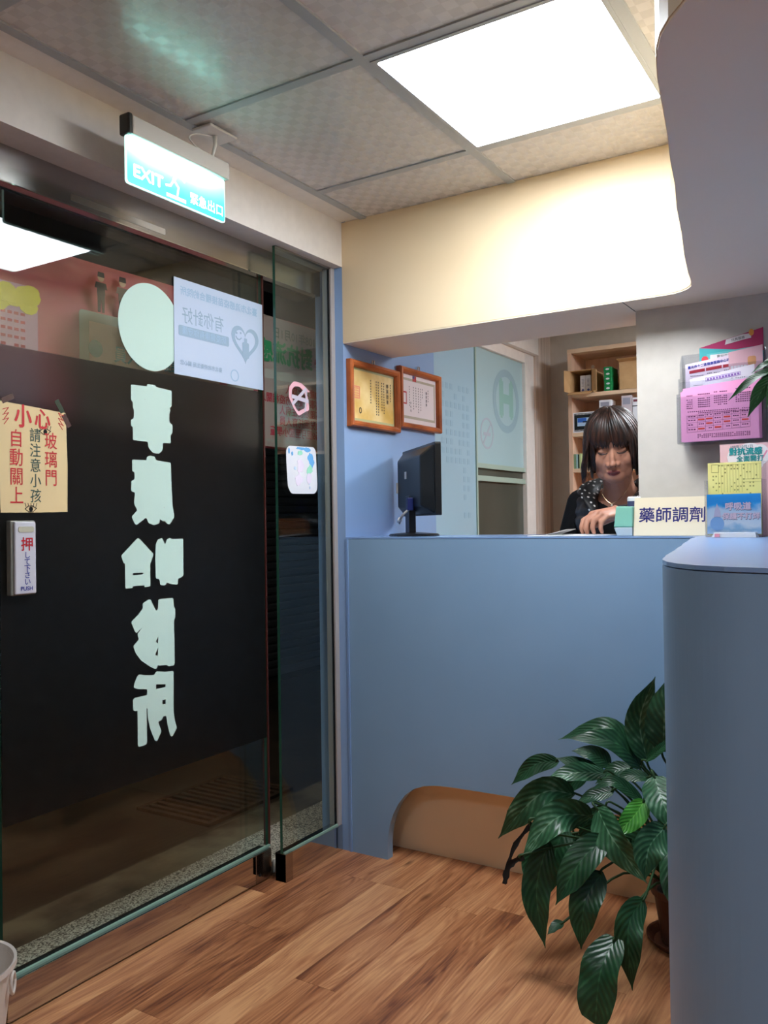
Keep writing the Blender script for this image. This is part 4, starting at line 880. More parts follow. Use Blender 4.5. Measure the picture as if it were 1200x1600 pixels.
for q in range(3):
    r_, T = rack_sheet('timetable_leaflet', ['pink clinic timetable leaflet, frontmost in the wall rack', 'pink timetable leaflet second from the front of the wall rack', 'pink timetable leaflet third from the front of the wall rack'][q], 'leaflet', -.595 + q * .004, -.378 + q * .003, 2.6445 + q * .0025, 1.577 + q * .003, 1.592 + q * .003, m_pinkp, tl=0, group='pink timetable leaflets', th=.0008)
    if q: continue
    mb = MB()
    for a, b in ((-.578, -.560), (-.545, -.510), (-.500, -.462), (-.440, -.398)):
        for k in range(7):
            if k != 1: bars(mb, a, b, .135 - k * .0062 + (a + .59) * .07, .0028, T, .0005, 7, .7)
    for k in range(2): bars(mb, -.575 + k * .03, -.40, .088 - k * .005 , .0025, T, .0005, 30, .6)
    for k in range(3): bars(mb, -.548, -.40, .010 + k * .0045, .0024, T, .0005, 26, .6)
    mb.build('small_print', m_plum, r_)
    mb = MB(); X_ = [-.578, -.548, -.525, -.503, -.477, -.452, -.428, -.402]; Y_ = [.0285, .043, .0565, .070, .0785]
    for v in Y_: stroke(mb, [(X_[0], v - .001), (X_[-1], v + .006)], .0006, T, 0, .0004)
    for u in X_: stroke(mb, [(u, Y_[0] + (u + .578) * .04), (u, Y_[-1] + (u + .578) * .04)], .0006, T, 0, .0004)
    for a in range(7):
        for b in range(4): bars(mb, X_[a] + .004, X_[a + 1] - .003, (Y_[b] + Y_[b + 1]) / 2 - .001 + (X_[a] + .578) * .04, .003, T, .0006, 3, .7)
    mb.build('printed_table', m_plum, r_)
    mb = MB()
    for a, b in ((1, 2), (2, 2), (2, 1), (4, 2), (4, 1), (3, 0), (1, 0), (6, 1)):
        u = (X_[a] + X_[a + 1]) / 2; v = (Y_[b] + Y_[b + 1]) / 2 + (u + .578) * .04; mb.prism(rect(u - .009, u + .009, v - .0022, v + .0022), .0006, .0011, T)
    mb.build('red_highlight', M('highlight_red', (232, 74, 64), .6), r_)

# ---------------------------------------------------------------- shelf cabinet in the dispensary
SH = 4.4
cb = tag(empty('shelf_cabinet', (-1.2, 4.5, .05)), 'birch open shelf cabinet against the back wall behind the woman', 'shelf')
levels = [1.848, 1.640, 1.448, 1.26, 1.07, .86, .6, .3]
box(-1.574, -1.553, SH, 4.648, .05, 2.105).build('side_board', m_birchv, cb)
for xx in (-.345, .50): box(xx, xx + .02, SH, 4.648, .05, 2.105).build('side_board', m_birchv, cb)
box(-1.574, .52, SH - .002, 4.648, 2.086, 2.108).build('top_board', m_birch, cb)
box(-1.553, .50, 4.636, 4.648, .05, 2.086).build('back_board', m_birchv, cb)
for z in levels: box(-1.553, .50, SH + .004, 4.636, z, z + .020).build('shelf_board', m_birch, cb)
box(-1.574, .52, SH, 4.648, .05, .09).build('plinth', m_birch, cb)
MB().lathe([(.010, 0), (.010, .003)], n=18, T=Matrix.Translation((-1.512, 4.636, 2.045)) @ Matrix.Rotation(pi / 2, 4, 'X')).build('cover_cap', m_wp, cb)
Z1 = levels[0] + .0205; Z2 = levels[1] + .0205; Z3 = levels[2] + .0205
# opened carton lying on its side
ca = tag(empty('open_carton', (-1.49, 4.45, Z1)), 'open cardboard carton on its side on the top shelf, small boxes inside', 'carton')
x0, x1, y0, y1, z0, z1 = -1.552, -1.43, 4.37, 4.56, Z1 + .001, Z1 + .118
for q in ((x0, x1, y0, y1, z0, z0 + .003), (x0, x1, y0, y1, z1 - .003, z1), (x0, x0 + .003, y0, y1, z0, z1), (x1 - .003, x1, y0, y1, z0, z1), (x0, x1, y1 - .003, y1, z0, z1)):
    box(*q).build('carton_wall', m_card, ca)
MB().add([(x0, y0, z0), (x0, y0, z1), (x0 - .012, y0 - .06, z1 - .004), (x0 - .012, y0 - .06, z0 + .002), (x0 + .002, y0, z0), (x0 + .002, y0, z1), (x0 - .010, y0 - .061, z1 - .004), (x0 - .010, y0 - .061, z0 + .002)], [(0, 1, 2, 3), (7, 6, 5, 4), (0, 4, 5, 1), (1, 5, 6, 2), (2, 6, 7, 3), (3, 7, 4, 0)]).build('carton_flap', m_card, ca)
MB().add([(x1, y0, z0), (x1, y0, z1), (x1 + .030, y0 - .02, z1 - .006), (x1 + .030, y0 - .02, z0 - .0), (x1 - .002, y0, z0), (x1 - .002, y0, z1), (x1 + .028, y0 - .021, z1 - .006), (x1 + .028, y0 - .021, z0)], [(0, 1, 2, 3), (7, 6, 5, 4), (0, 4, 5, 1), (1, 5, 6, 2), (2, 6, 7, 3), (3, 7, 4, 0)]).build('carton_flap', m_card, ca)
MB().add([(x0, y0, z0), (x1, y0, z0), (x1 + .004, y0 - .055, z0 - .020), (x0, y0 - .055, z0 - .018), (x0, y0, z0 + .002), (x1, y0, z0 + .002), (x1 + .004, y0 - .055, z0 - .018), (x0, y0 - .055, z0 - .016)], [(0, 1, 2, 3), (7, 6, 5, 4), (0, 4, 5, 1), (1, 5, 6, 2), (2, 6, 7, 3), (3, 7, 4, 0)]).build('carton_flap', m_card, ca)
m_mb = M('medicine_box_white', (220, 220, 226), .5); m_mbb = M('medicine_box_blue', (60, 76, 140), .5); m_mbl = M('medicine_print', (150, 150, 166), .5)
for k, lb in enumerate(('white medicine box with a blue mark standing left inside the open carton', 'white medicine box with a blue mark standing right inside the open carton')):
    u = -1.507 + k * .030
    r_ = tag(empty('medicine_box', (u + .014, 4.42, z0 + .004)), lb, 'box', 'small boxes in the open carton')
    box(u, u + .028, 4.405, 4.46, z0 + .0035, z0 + .093).build('box_body', m_mb, r_, bevel=.001)
    mb = MB(); mb.prism([(u + .014, z0 + .007), (u + .022, z0 + .015), (u + .014, z0 + .023), (u + .006, z0 + .015)], 0, .0006, MY(4.405)); mb.build('blue_mark', m_mbb, r_)
    mb = MB(); [mb.prism(rect(u + .008, u + .020, z0 + .035 + j * .007, z0 + .038 + j * .007), 0, .0006, MY(4.405)) for j in range(6)]; mb.build('box_print', m_mbl, r_)
m_gb = M('medicine_box_green', (20, 132, 74), .4)
for k in range(5):
    z_ = Z1 + .0008 + k * .0252
    r_ = tag(empty('green_box', (-1.355, 4.43, z_)), ['green medicine box, lowest of the stack of five on the top shelf', 'green medicine box, second from the bottom of the stack of five', 'green medicine box, middle of the stack of five', 'green medicine box, second from the top of the stack of five', 'green medicine box, topmost of the stack of five'][k], 'box', 'stacked green boxes on the top shelf')
    dx = [0, .001, -.001, 0, -.002][k]
    box(-1.378 + dx, -1.338 + dx, 4.405, 4.52, z_, z_ + .0245).build('box_body', m_gb, r_, bevel=.001)
    MB().prism(ell(-1.358 + dx, z_ + .0125, .010, .005, 12), 0, .0006, MY(4.405)).build('white_mark', m_mb, r_)
r_ = tag(empty('cardboard_box', (-1.2, 4.45, Z1)), 'closed cardboard box at the right end of the top shelf', 'carton')
box(-1.297, -1.10, 4.404, 4.60, Z1 + .001, Z1 + .145).build('box_body', m_card, r_)
MB().add([(-1.297, 4.404, Z1 + .145), (-1.10, 4.404, Z1 + .145), (-1.10, 4.375, Z1 + .155), (-1.304, 4.375, Z1 + .155), (-1.297, 4.404, Z1 + .147), (-1.10, 4.404, Z1 + .147), (-1.10, 4.375, Z1 + .157), (-1.304, 4.375, Z1 + .157)], [(0, 1, 2, 3), (7, 6, 5, 4), (0, 4, 5, 1), (1, 5, 6, 2), (2, 6, 7, 3), (3, 7, 4, 0)]).build('box_flap', m_card, r_)
def mbox(label, x0, x1, z0, z1, mat=m_mb, y0=4.41, d=.08, marks=()):
    r_ = tag(empty('medicine_box', ((x0 + x1) / 2, y0 + d / 2, z0)), label, 'box')
    box(x0, x1, y0, y0 + d, z0 + .0005, z1).build('box_body', mat, r_, bevel=.001)
    for (a, b, c, e, mt) in marks: MB().prism(rect(a, b, c, e), 0, .0006, MY(y0)).build('print_patch', mt, r_)
    return r_
mbox('white box on the second shelf just above the woman\'s hair', -1.408, -1.345, Z2, 1.823, marks=[(-1.40, -1.355, 1.79, 1.812, m_mbl)])
m_pinkgrey = M('box_pinkgrey', (196, 184, 190), .5)
mbox('grey-white box on the second shelf, left of the printed box by the wall edge', -1.290, -1.237, Z2, 1.836, m_pinkgrey, marks=[(-1.283, -1.243, 1.79, 1.825, m_mbl)])
mbox('white box with dark print on the second shelf at the wall edge', -1.233, -1.15, Z2, 1.822, marks=[(-1.228, -1.16, 1.80, 1.812, M('box_print_maroon', (120, 60, 70), .5)), (-1.233, -1.15, 1.776, 1.781, m_blackm)])
r_ = tag(empty('calendar_box', (-1.50, 4.44, Z2)), 'black white edged box with a blue picture on the left of the second shelf', 'box')
box(-1.552, -1.425, 4.41, 4.49, Z2 + .0005, 1.768).build('box_body', m_mb, r_)
MB().prism(rect(-1.545, -1.425, 1.668, 1.762), 0, .0006, MY(4.41)).build('black_panel', m_black, r_)
mb = MB(); [mb.prism(rect(-1.542 + k * .0075, -1.538 + k * .0075, v, v + .004), .0006, .001, MY(4.41)) for k in range(15) for v in (1.671, 1.755)]; mb.build('punched_edge', m_mb, r_)
MB().prism(rect(-1.528, -1.455, 1.694, 1.738), .0006, .001, MY(4.41)).build('picture', M('pic_lightblue', (170, 196, 224), .4), r_)
MB().prism(rect(-1.526, -1.478, 1.714, 1.737), .001, .0014, MY(4.41)).build('picture_patch', M('pic_blue', (50, 100, 190), .4), r_)
MB().prism(rect(-1.498, -1.468, 1.713, 1.719), .0014, .0018, MY(4.41)).build('picture_bar', m_black, r_)
m_st = [M('spine_%d' % k, c_, .5) for k, c_ in enumerate(((120, 150, 120), (160, 190, 190), (40, 60, 50), (186, 196, 140), (214, 222, 196)))]
for k, (a, b, h, mi, lb) in enumerate(((-1.552, -1.540, .078, 0, 'thin sage green box, leftmost on the third shelf'), (-1.539, -1.530, .078, 1, 'thin pale blue box, second from the left on the third shelf'), (-1.529, -1.522, .076, 2, 'thin dark green box between pale boxes on the third shelf'), (-1.521, -1.510, .080, 3, 'thin yellow-green box beside the white capped bottle on the third shelf'))):
    mbox(lb, a, b, Z3, Z3 + h, m_st[mi])
r_ = tag(empty('bottle', (-1.495, 4.45, Z3)), 'pale green bottle with a white cap on the third shelf', 'bottle')
MB().lathe([(.0, 0), (.016, 0), (.017, .004), (.017, .075), (.012, .082), (0, .082)], (-1.492, 4.44, Z3 + .0005), 20).build('bottle_body', m_st[4], r_); MB().lathe([(0, 0), (.013, 0), (.013, .014), (0, .014)], (-1.492, 4.44, Z3 + .083), 20).build('cap', m_wp, r_)
mbox('white box with a green band on the third shelf beside the woman\'s hair', -1.473, -1.40, Z3, Z3 + .050, m_mb, marks=[(-1.473, -1.40, Z3 + .002, Z3 + .016, M('band_green', (80, 160, 80), .5))])
# things on the shelves seen only in the reflection
for k, xx in enumerate((-.14, -.262)):
    r_ = tag(empty('bottle', (xx, 4.46, Z2)), ['large white bottle mirrored in the side pane, left one', 'large white bottle mirrored in the side pane, right one'][k], 'bottle', 'large white bottles')
    MB().lathe([(0, 0), (.048, 0), (.052, .006), (.052, .100), (.044, .120), (.026, .133), (.024, .140), (0, .140)], (xx, 4.47, Z2 + .0005), 28).build('bottle_body', m_wp, r_, smooth=True)
    MB().lathe([(0, 0), (.027, 0), (.027, .026), (0, .026)], (xx, 4.47, Z2 + .1412), 24).build('cap', m_wp, r_)
for k in range(5):
    xx = -.31 + k * .062
    mbox(['white carton on the mirrored upper shelf, nearest its end', 'pink-marked white carton on the mirrored upper shelf', 'green-marked white carton on the mirrored upper shelf', 'grey-white carton on the mirrored upper shelf', 'white carton farthest along the mirrored upper shelf'][k], xx, xx + .056, Z1, Z1 + .13 - (k % 2) * .02, m_mb if k % 2 == 0 else m_pinkgrey, y0=4.42, marks=[(xx + .01, xx + .045, Z1 + .03, Z1 + .07, [m_mbl, m_pk, m_gb, m_mbl, m_gb][k])])

# ---------------------------------------------------------------- white pail at the lower left
bk = tag(empty('pail', (-1.765, 1.06, 0)), 'white plastic pail with looped handle at the foot of the glass door', 'pail')
m_pail = M('pail_white', (214, 206, 198), .4)
cx_, cy_ = -1.765, 1.06; hb = .260
mb = MB(); mb.lathe([(.0, 0), (.085, 0), (.118, hb), (.124, hb + .002), (.124, hb - .010), (.120, hb - .010), (.116, hb - .012), (.083, .006), (0, .006)], (cx_, cy_, .001), 48); mb.build('pail_body', m_pail, bk, smooth=False)
mb = MB(); R_ = .127; mb.tube(smooth_path([(cx_ + R_, cy_ , hb - .02), (cx_ + .10, cy_ + .02, hb + .04), (cx_ + .05, cy_ + .05, hb + .10), (cx_ - .0, cy_ + .06, hb + .12), (cx_ - .06, cy_ + .05, hb + .09), (cx_ - .11, cy_ + .02, hb + .03), (cx_ - R_, cy_, hb - .02)], 6), .004, 8); mb.build('handle', m_pail, bk, smooth=True)
for a_ in (.75, .95 + pi):
    MB().tube([(cx_ + .118 * math.cos(a_) + .018 * math.cos(t) * -math.sin(a_), cy_ + .118 * math.sin(a_) + .018 * math.cos(t) * math.cos(a_), hb - .045 + .022 * math.sin(t)) for t in (2 * pi * k / 20 for k in range(21))], .0035, 6).build('handle_eye', m_pail, bk, smooth=True)

# ================================================================= PLANTS
def leaf_mat(name, c1, c2, vein, sheen=.4):
    m = M(name, c1, .32, spec=.45); t = NT(m)
    uv = t.n('ShaderNodeUVMap'); sp = t.n('ShaderNodeSeparateXYZ'); t.l(uv.outputs[0], sp.inputs[0])
    # u: 0..1 across (0.5 = midrib), v along
    s1 = t.n('ShaderNodeMath', operation='SUBTRACT'); t.l(sp.outputs[0], s1.inputs[0]); s1.inputs[1].default_value = .5
    ab = t.n('ShaderNodeMath', operation='ABSOLUTE'); t.l(s1.outputs[0], ab.inputs[0])
    ma = t.n('ShaderNodeMath', operation='MULTIPLY_ADD'); t.l(ab.outputs[0], ma.inputs[0]); ma.inputs[1].default_value = -.55; t.l(sp.outputs[1], ma.inputs[2])
    sn = t.n('ShaderNodeMath', operation='MULTIPLY'); t.l(ma.outputs[0], sn.inputs[0]); sn.inputs[1].default_value = 62
    si = t.n('ShaderNodeMath', operation='SINE'); t.l(sn.outputs[0], si.inputs[0])
    nz = t.n('ShaderNodeTexNoise'); nz.inputs['Scale'].default_value = 30; t.l(t.coords('Object'), nz.inputs['Vector'])
    m2 = t.n('ShaderNodeMath', operation='MULTIPLY_ADD'); t.l(si.outputs[0], m2.inputs[0]); m2.inputs[1].default_value = .12; t.l(nz.outputs[0], m2.inputs[2])
    mid = t.n('ShaderNodeMapRange'); t.l(ab.outputs[0], mid.inputs[0]); mid.inputs['From Max'].default_value = .035; mid.inputs['To Min'].default_value = .35; mid.inputs['To Max'].default_value = 0
    ad = t.n('ShaderNodeMath', operation='ADD'); t.l(m2.outputs[0], ad.inputs[0]); t.l(mid.outputs[0], ad.inputs[1])
    t.l(t.ramp(ad.outputs[0], [(.35, c1), (.62, c2), (.86, vein)]), t.b.inputs['Base Color'])
    t.bump(si.outputs[0], .3, .0012); return m
LM = [leaf_mat('lily_leaf', (26, 58, 36), (34, 72, 44), (54, 98, 64)), leaf_mat('lily_leaf_pale_veins', (34, 72, 46), (52, 96, 64), (112, 148, 120)), leaf_mat('lily_leaf_young', (58, 128, 44), (78, 150, 56), (120, 180, 90)), M('dry_leaf', (24, 20, 18), .8)]
def leaf(P, w_, mat, parent, face=None, n=16, m=6, fold=.22, name='leaf', droop=0, wav=.0, seed=0, shape=None):
    C = smooth_path(P, 8); L = [0]
    for a, b in zip(C[:-1], C[1:]): L.append(L[-1] + (b - a).length)
    def at(t):
        s = t * L[-1]
        for i in range(len(L) - 1):
            if L[i + 1] >= s or i == len(L) - 2:
                q = (s - L[i]) / max(L[i + 1] - L[i], 1e-9); return C[i].lerp(C[i + 1], min(max(q, 0), 1))
    face = Vector(face if face else (0.25, -1, .35)).normalized()
    vs, uvs = [], []; rr = random.Random(seed); ph = rr.random() * 6; ph2 = rr.random() * 6
    for i in range(n + 1):
        t = i / n; p = at(t); d = (at(min(t + .03, 1)) - at(max(t - .03, 0))).normalized()
        sd = d.cross(face)
        if sd.length < .2: sd = d.cross(Vector((1, 0, .2)))
        sd.normalize(); nm = sd.cross(d).normalized()
        hw = w_ / 2 * (shape(t) if shape else (math.sin(pi * min(1, t ** .72 * 1.0)) ** .75 if t < .93 else math.sin(pi * .93 ** .72) ** .75 * (1 - t) / .07 * .8))
        if not shape and t > .72: hw *= 1 - .55 * ((t - .72) / .28)
        hw = max(hw, .0006)
        for j in range(m + 1):
            u = j / m * 2 - 1
            z = nm * (abs(u) * hw * fold + math.sin(t * 9 + ph + (1.6 if u > 0 else 0)) * hw * .14 * u * u + math.sin(t * 17 + ph2) * hw * .05 * abs(u))
            vs.append(p + sd * (u * hw) + z); uvs.append((j / m, t))
    fs = [(i * (m + 1) + j, i * (m + 1) + j + 1, (i + 1) * (m + 1) + j + 1, (i + 1) * (m + 1) + j) for i in range(n) for j in range(m)]
    inv = wm(parent).inverted(); o0 = vs[0].copy(); me = bpy.data.meshes.new(name)
    me.from_pydata([tuple(inv @ v - inv @ o0) for v in vs], [], fs)
    uvl = me.uv_layers.new(name='UVMap')
    for lp in me.loops: uvl.data[lp.index].uv = uvs[lp.vertex_index]
    me.materials.append(mat); me.polygons.foreach_set('use_smooth', [True] * len(fs)); me.update()
    o = bpy.data.objects.new(name, me); o.location = inv @ o0; o.parent = parent; COL.objects.link(o); return o
LEAVES = [
    ([(-0.594, 2.36, 0.566), (-0.58, 2.33, 0.678), (-0.565, 2.33, 0.783)], 0.092, 1),
    ([(-0.647, 2.4, 0.523), (-0.661, 2.38, 0.641), (-0.611, 2.36, 0.769)], 0.078, 1),
    ([(-0.638, 2.34, 0.539), (-0.589, 2.3, 0.586), (-0.534, 2.28, 0.638)], 0.029, 0),
    ([(-0.663, 2.4, 0.503), (-0.721, 2.34, 0.581), (-0.839, 2.28, 0.592)], 0.064, 0),
    ([(-0.7, 2.45, 0.537), (-0.764, 2.42, 0.601), (-0.907, 2.4, 0.552)], 0.055, 0),
    ([(-0.756, 2.42, 0.492), (-0.805, 2.4, 0.524), (-0.859, 2.38, 0.53)], 0.052, 0),
    ([(-0.77, 2.42, 0.454), (-0.837, 2.38, 0.491), (-0.901, 2.36, 0.509)], 0.052, 0),
    ([(-0.751, 2.36, 0.487), (-0.828, 2.3, 0.491), (-0.905, 2.26, 0.462)], 0.054, 1),
    ([(-0.897, 2.38, 0.494), (-0.96, 2.36, 0.483), (-1.032, 2.34, 0.417)], 0.049, 0),
    ([(-0.806, 2.36, 0.471), (-0.856, 2.34, 0.444), (-0.912, 2.32, 0.411)], 0.040, 0),
    ([(-0.823, 2.3, 0.431), (-0.892, 2.22, 0.446), (-1.004, 2.18, 0.315)], 0.081, 1),
    ([(-0.753, 2.24, 0.402), (-0.816, 2.14, 0.417), (-0.892, 2.08, 0.317)], 0.081, 1),
    ([(-0.717, 2.32, 0.453), (-0.774, 2.3, 0.435), (-0.817, 2.28, 0.408)], 0.042, 0),
    ([(-0.634, 2.3, 0.444), (-0.698, 2.26, 0.496), (-0.761, 2.24, 0.468)], 0.034, 0),
    ([(-0.626, 2.34, 0.496), (-0.673, 2.32, 0.501), (-0.711, 2.3, 0.477)], 0.035, 0),
    ([(-0.618, 2.26, 0.461), (-0.637, 2.22, 0.426), (-0.676, 2.18, 0.381)], 0.056, 2),
    ([(-0.598, 2.28, 0.522), (-0.561, 2.22, 0.473), (-0.526, 2.2, 0.41)], 0.082, 1),
    ([(-0.727, 2.2, 0.441), (-0.667, 2.14, 0.387), (-0.577, 2.12, 0.302)], 0.081, 1),
    ([(-0.697, 2.26, 0.394), (-0.648, 2.24, 0.337), (-0.617, 2.22, 0.275)], 0.074, 1),
    ([(-0.541, 2.16, 0.436), (-0.567, 2.1, 0.398), (-0.572, 2.08, 0.326)], 0.075, 1),
    ([(-0.536, 2.2, 0.382), (-0.523, 2.14, 0.323), (-0.509, 2.12, 0.238)], 0.059, 1),
    ([(-0.838, 2.14, 0.356), (-0.86, 2.1, 0.234), (-0.83, 2.08, 0.098)], 0.074, 0),
    ([(-0.892, 2.2, 0.312), (-0.903, 2.18, 0.265), (-0.903, 2.16, 0.211)], 0.059, 0),
    ([(-0.69, 2.16, 0.383), (-0.738, 2.1, 0.334), (-0.793, 2.06, 0.224)], 0.078, 0),
    ([(-0.695, 2.14, 0.301), (-0.723, 2.08, 0.24), (-0.728, 2.06, 0.129)], 0.074, 0),
    ([(-0.581, 2.1, 0.273), (-0.597, 2.02, 0.231), (-0.584, 2.0, 0.096)], 0.064, 0),
    ([(-0.622, 2.0, 0.209), (-0.637, 1.93, 0.155), (-0.641, 1.9, 0.052)], 0.091, 0),
    ([(-0.834, 2.26, 0.356), (-0.852, 2.22, 0.296), (-0.865, 2.2, 0.179)], 0.084, 0),
    ([(-0.822, 2.3, 0.328), (-0.83, 2.28, 0.262), (-0.847, 2.26, 0.169)], 0.078, 0),
    ([(-0.554, 2.36, 0.58), (-0.54, 2.34, 0.51), (-0.527, 2.32, 0.459)], 0.051, 0),
    ([(-0.692, 2.42, 0.494), (-0.741, 2.4, 0.483), (-0.791, 2.38, 0.445)], 0.047, 0),
    ([(-0.73, 2.3, 0.414), (-0.769, 2.28, 0.361), (-0.799, 2.26, 0.301)], 0.060, 0),
    ([(-0.586, 2.3, 0.32), (-0.557, 2.28, 0.299), (-0.524, 2.26, 0.231)], 0.057, 0),
    ([(-0.876, 2.12, 0.399), (-0.922, 2.1, 0.331), (-0.942, 2.08, 0.239)], 0.015, 3),
    ([(-0.886, 2.08, 0.323), (-0.922, 2.07, 0.296), (-0.931, 2.06, 0.251)], 0.020, 3),
    ([(-0.788, 2.1, 0.168), (-0.802, 2.08, 0.16), (-0.816, 2.06, 0.145)], 0.026, 0),
]

lily = tag(empty('peace_lily', (-.575, 2.485, 0)), 'large leafy peace lily in a brown pot on the floor by the counter', 'potted plant')
m_pot = M('brown_plastic_pot', (84, 50, 38), .45); pcx, pcy = -.575, 2.485
MB().lathe([(0, 0), (.085, 0), (.100, .022), (.104, .024), (.104, .020), (.098, .016), (.083, .005), (0, .005)], (pcx, pcy, .0005), 40).build('saucer', m_pot, lily)
MB().lathe([(0, 0), (.062, 0), (.082, .135), (.090, .137), (.090, .155), (.084, .155), (.078, .140), (0, .140)], (pcx, pcy, .006), 40).build('pot', m_pot, lily)
MB().lathe([(0, 0), (.077, 0), (.06, .012), (0, .016)], (pcx, pcy, .143), 24).build('soil', noise_mat('potting_soil', (30, 22, 16), (52, 38, 28), 60, .95, .6, .004), lily)
m_stem = M('leaf_stalk', (44, 74, 40), .5)
for k, (P_, w_, kind) in enumerate(LEAVES):
    P_ = [Vector(p) for p in P_]
    fc = None
    if P_[0].z - P_[-1].z > .05 or P_[-1].z - P_[0].z > .1: fc = (.15 + .3 * math.sin(k * 2.1), -1, .15)
    else: fc = (.05 + .2 * math.sin(k), -.75, .75)
    if kind == 3:
        leaf([P_[0], P_[1], P_[2]], w_, LM[3], lily, (.2, -1, .1), 10, 2, .5, seed=k, shape=lambda t: .5 + .5 * math.sin(t * 9 + 1) ** 2)['label'] = 'withered black leaf'
    else:
        sh = (lambda t: (math.sin(pi * min(1, .08 + .80 * t)) ** .6) if t < .94 else math.sin(pi * .832) ** .6 * (1 - t) / .06 * .9 + .08) if k == 26 else None
        leaf(P_, w_ * 1.06, LM[kind], lily, fc, 18, 8, .20, seed=k, shape=sh)
    a_ = k * 2.399; b0 = Vector((pcx + .03 * math.cos(a_), pcy + .03 * math.sin(a_), .150))
    if kind != 3 or True:
        e_ = P_[0]; d_ = (P_[0] - P_[1]).normalized()
        hgt = max(e_.z, .2)
        midp = b0.lerp(e_, .5) + Vector((0, 0, max(.03, (hgt - .15) * .22) + (.05 if e_.z < .35 else 0)))
        MB().tube(smooth_path([b0, midp, e_ + d_ * .015, e_ - d_ * .01], 5), [.0032] * 15 + [.002], 6).build('leaf_stalk', m_stem, lily, smooth=True)

# money tree on the worktop, its pot just outside the picture on the right
mt_ = tag(empty('money_tree', (-.095, 1.40, 1.146)), 'small money tree on the worktop, leaves reaching in at the right edge', 'potted plant')
MB().lathe([(0, 0), (.075, 0), (.085, .010), (.085, .014), (0, .010)], (-.098, 1.40, 1.1465), 36).build('saucer', m_wp, mt_)
MB().lathe([(0, 0), (.045, 0), (.060, .085), (.064, .085), (.064, .095), (.058, .095), (.054, .082), (0, .082)], (-.098, 1.40, 1.1575), 36).build('pot', m_wp, mt_)
MB().lathe([(0, 0), (.053, 0), (0, .006)], (-.098, 1.40, 1.238), 20).build('soil', bpy.data.materials['potting_soil'], mt_)
m_tr = M('green_brown_trunk', (110, 96, 66), .7)
for q in range(3):
    MB().tube([(-.098 + (.012 * (1 - t * .5)) * math.cos(q * 2.09 + t * 9), 1.40 + (.012 * (1 - t * .5)) * math.sin(q * 2.09 + t * 9), 1.235 + t * .15) for t in (k / 16 for k in range(17))], .0075, 8).build('braided_stem', m_tr, mt_, smooth=True)
LT = leaf_mat('money_tree_leaf', (34, 84, 44), (44, 100, 54), (90, 140, 90))
hub = Vector((-.168, 1.42, 1.428))
fans = [(hub, [((-.245, 1.41, 1.383), .018), ((-.216, 1.40, 1.354), .026), ((-.214, 1.43, 1.425), .015), ((-.206, 1.45, 1.440), .014), ((-.188, 1.38, 1.362), .014), ((-.14, 1.40, 1.36), .024)]),
        (Vector((-.085, 1.45, 1.47)), [((-.15, 1.47, 1.452), .02), ((-.11, 1.40, 1.44), .024), ((-.04, 1.42, 1.45), .024), ((-.03, 1.50, 1.46), .022), ((-.10, 1.53, 1.46), .02)]),
        (Vector((-.03, 1.36, 1.42)), [((-.08, 1.30, 1.40), .022), ((-.03, 1.27, 1.38), .024), ((.03, 1.30, 1.40), .022), ((.04, 1.37, 1.40), .022), ((-.0, 1.43, 1.41), .02)])]
for kk, (h_, tips) in enumerate(fans):
    MB().tube(smooth_path([(-.098, 1.40, 1.375), (-.098 * .6 + h_.x * .4, 1.40 * .6 + h_.y * .4, 1.44), h_], 5), .0016, 6).build('leaf_stalk', m_stem, mt_, smooth=True)
    for q, (tp, w_) in enumerate(tips):
        tp = Vector(tp); mid_ = h_.lerp(tp, .5) + Vector((0, 0, .010))
        leaf([h_, mid_, tp], w_, LT, mt_, (.1, -.7, .7), 12, 4, .25, name='leaf', seed=q + kk * 7)


# ================================================================= THE PHARMACIST
pr = tag(empty('person', (-.93, 3.14, 0)), 'woman with a dark bob and black quilted vest with dotted collar behind the counter', 'person')
Hm = Matrix.Translation((-.892, 2.935, 1.452)) @ Matrix.Rotation(math.radians(15), 4, 'Z') @ Matrix.Rotation(math.radians(15), 4, 'X') @ Matrix.Rotation(math.radians(-3), 4, 'Y') @ Matrix.Scale(1.03, 4)
def cap(mb, a, b, ra, rb, n=14, T=None):
    """closed tapered capsule between two joints"""
    a, b = Vector(a), Vector(b); d = (b - a); L = d.length; d.normalize()
    pts, rs = [], []
    for k in range(5):
        t = pi / 2 * k / 5; pts.append(a - d * ra * math.cos(t)); rs.append(max(ra * math.sin(t), ra * .08))
    pts.append(a); rs.append(ra)
    for k in range(1, 4): pts.append(a.lerp(b, k / 4)); rs.append(ra + (rb - ra) * k / 4)
    pts.append(b); rs.append(rb)
    for k in range(4, -1, -1):
        t = pi / 2 * k / 5; pts.append(b + d * rb * math.cos(t)); rs.append(max(rb * math.sin(t), rb * .08))
    mb.tube(pts, rs, n, T)
def chain(mb, pts, rs, T=None, n=14):
    for i in range(len(pts) - 1): cap(mb, pts[i], pts[i + 1], rs[i], rs[i + 1], n, T)
B = MB()
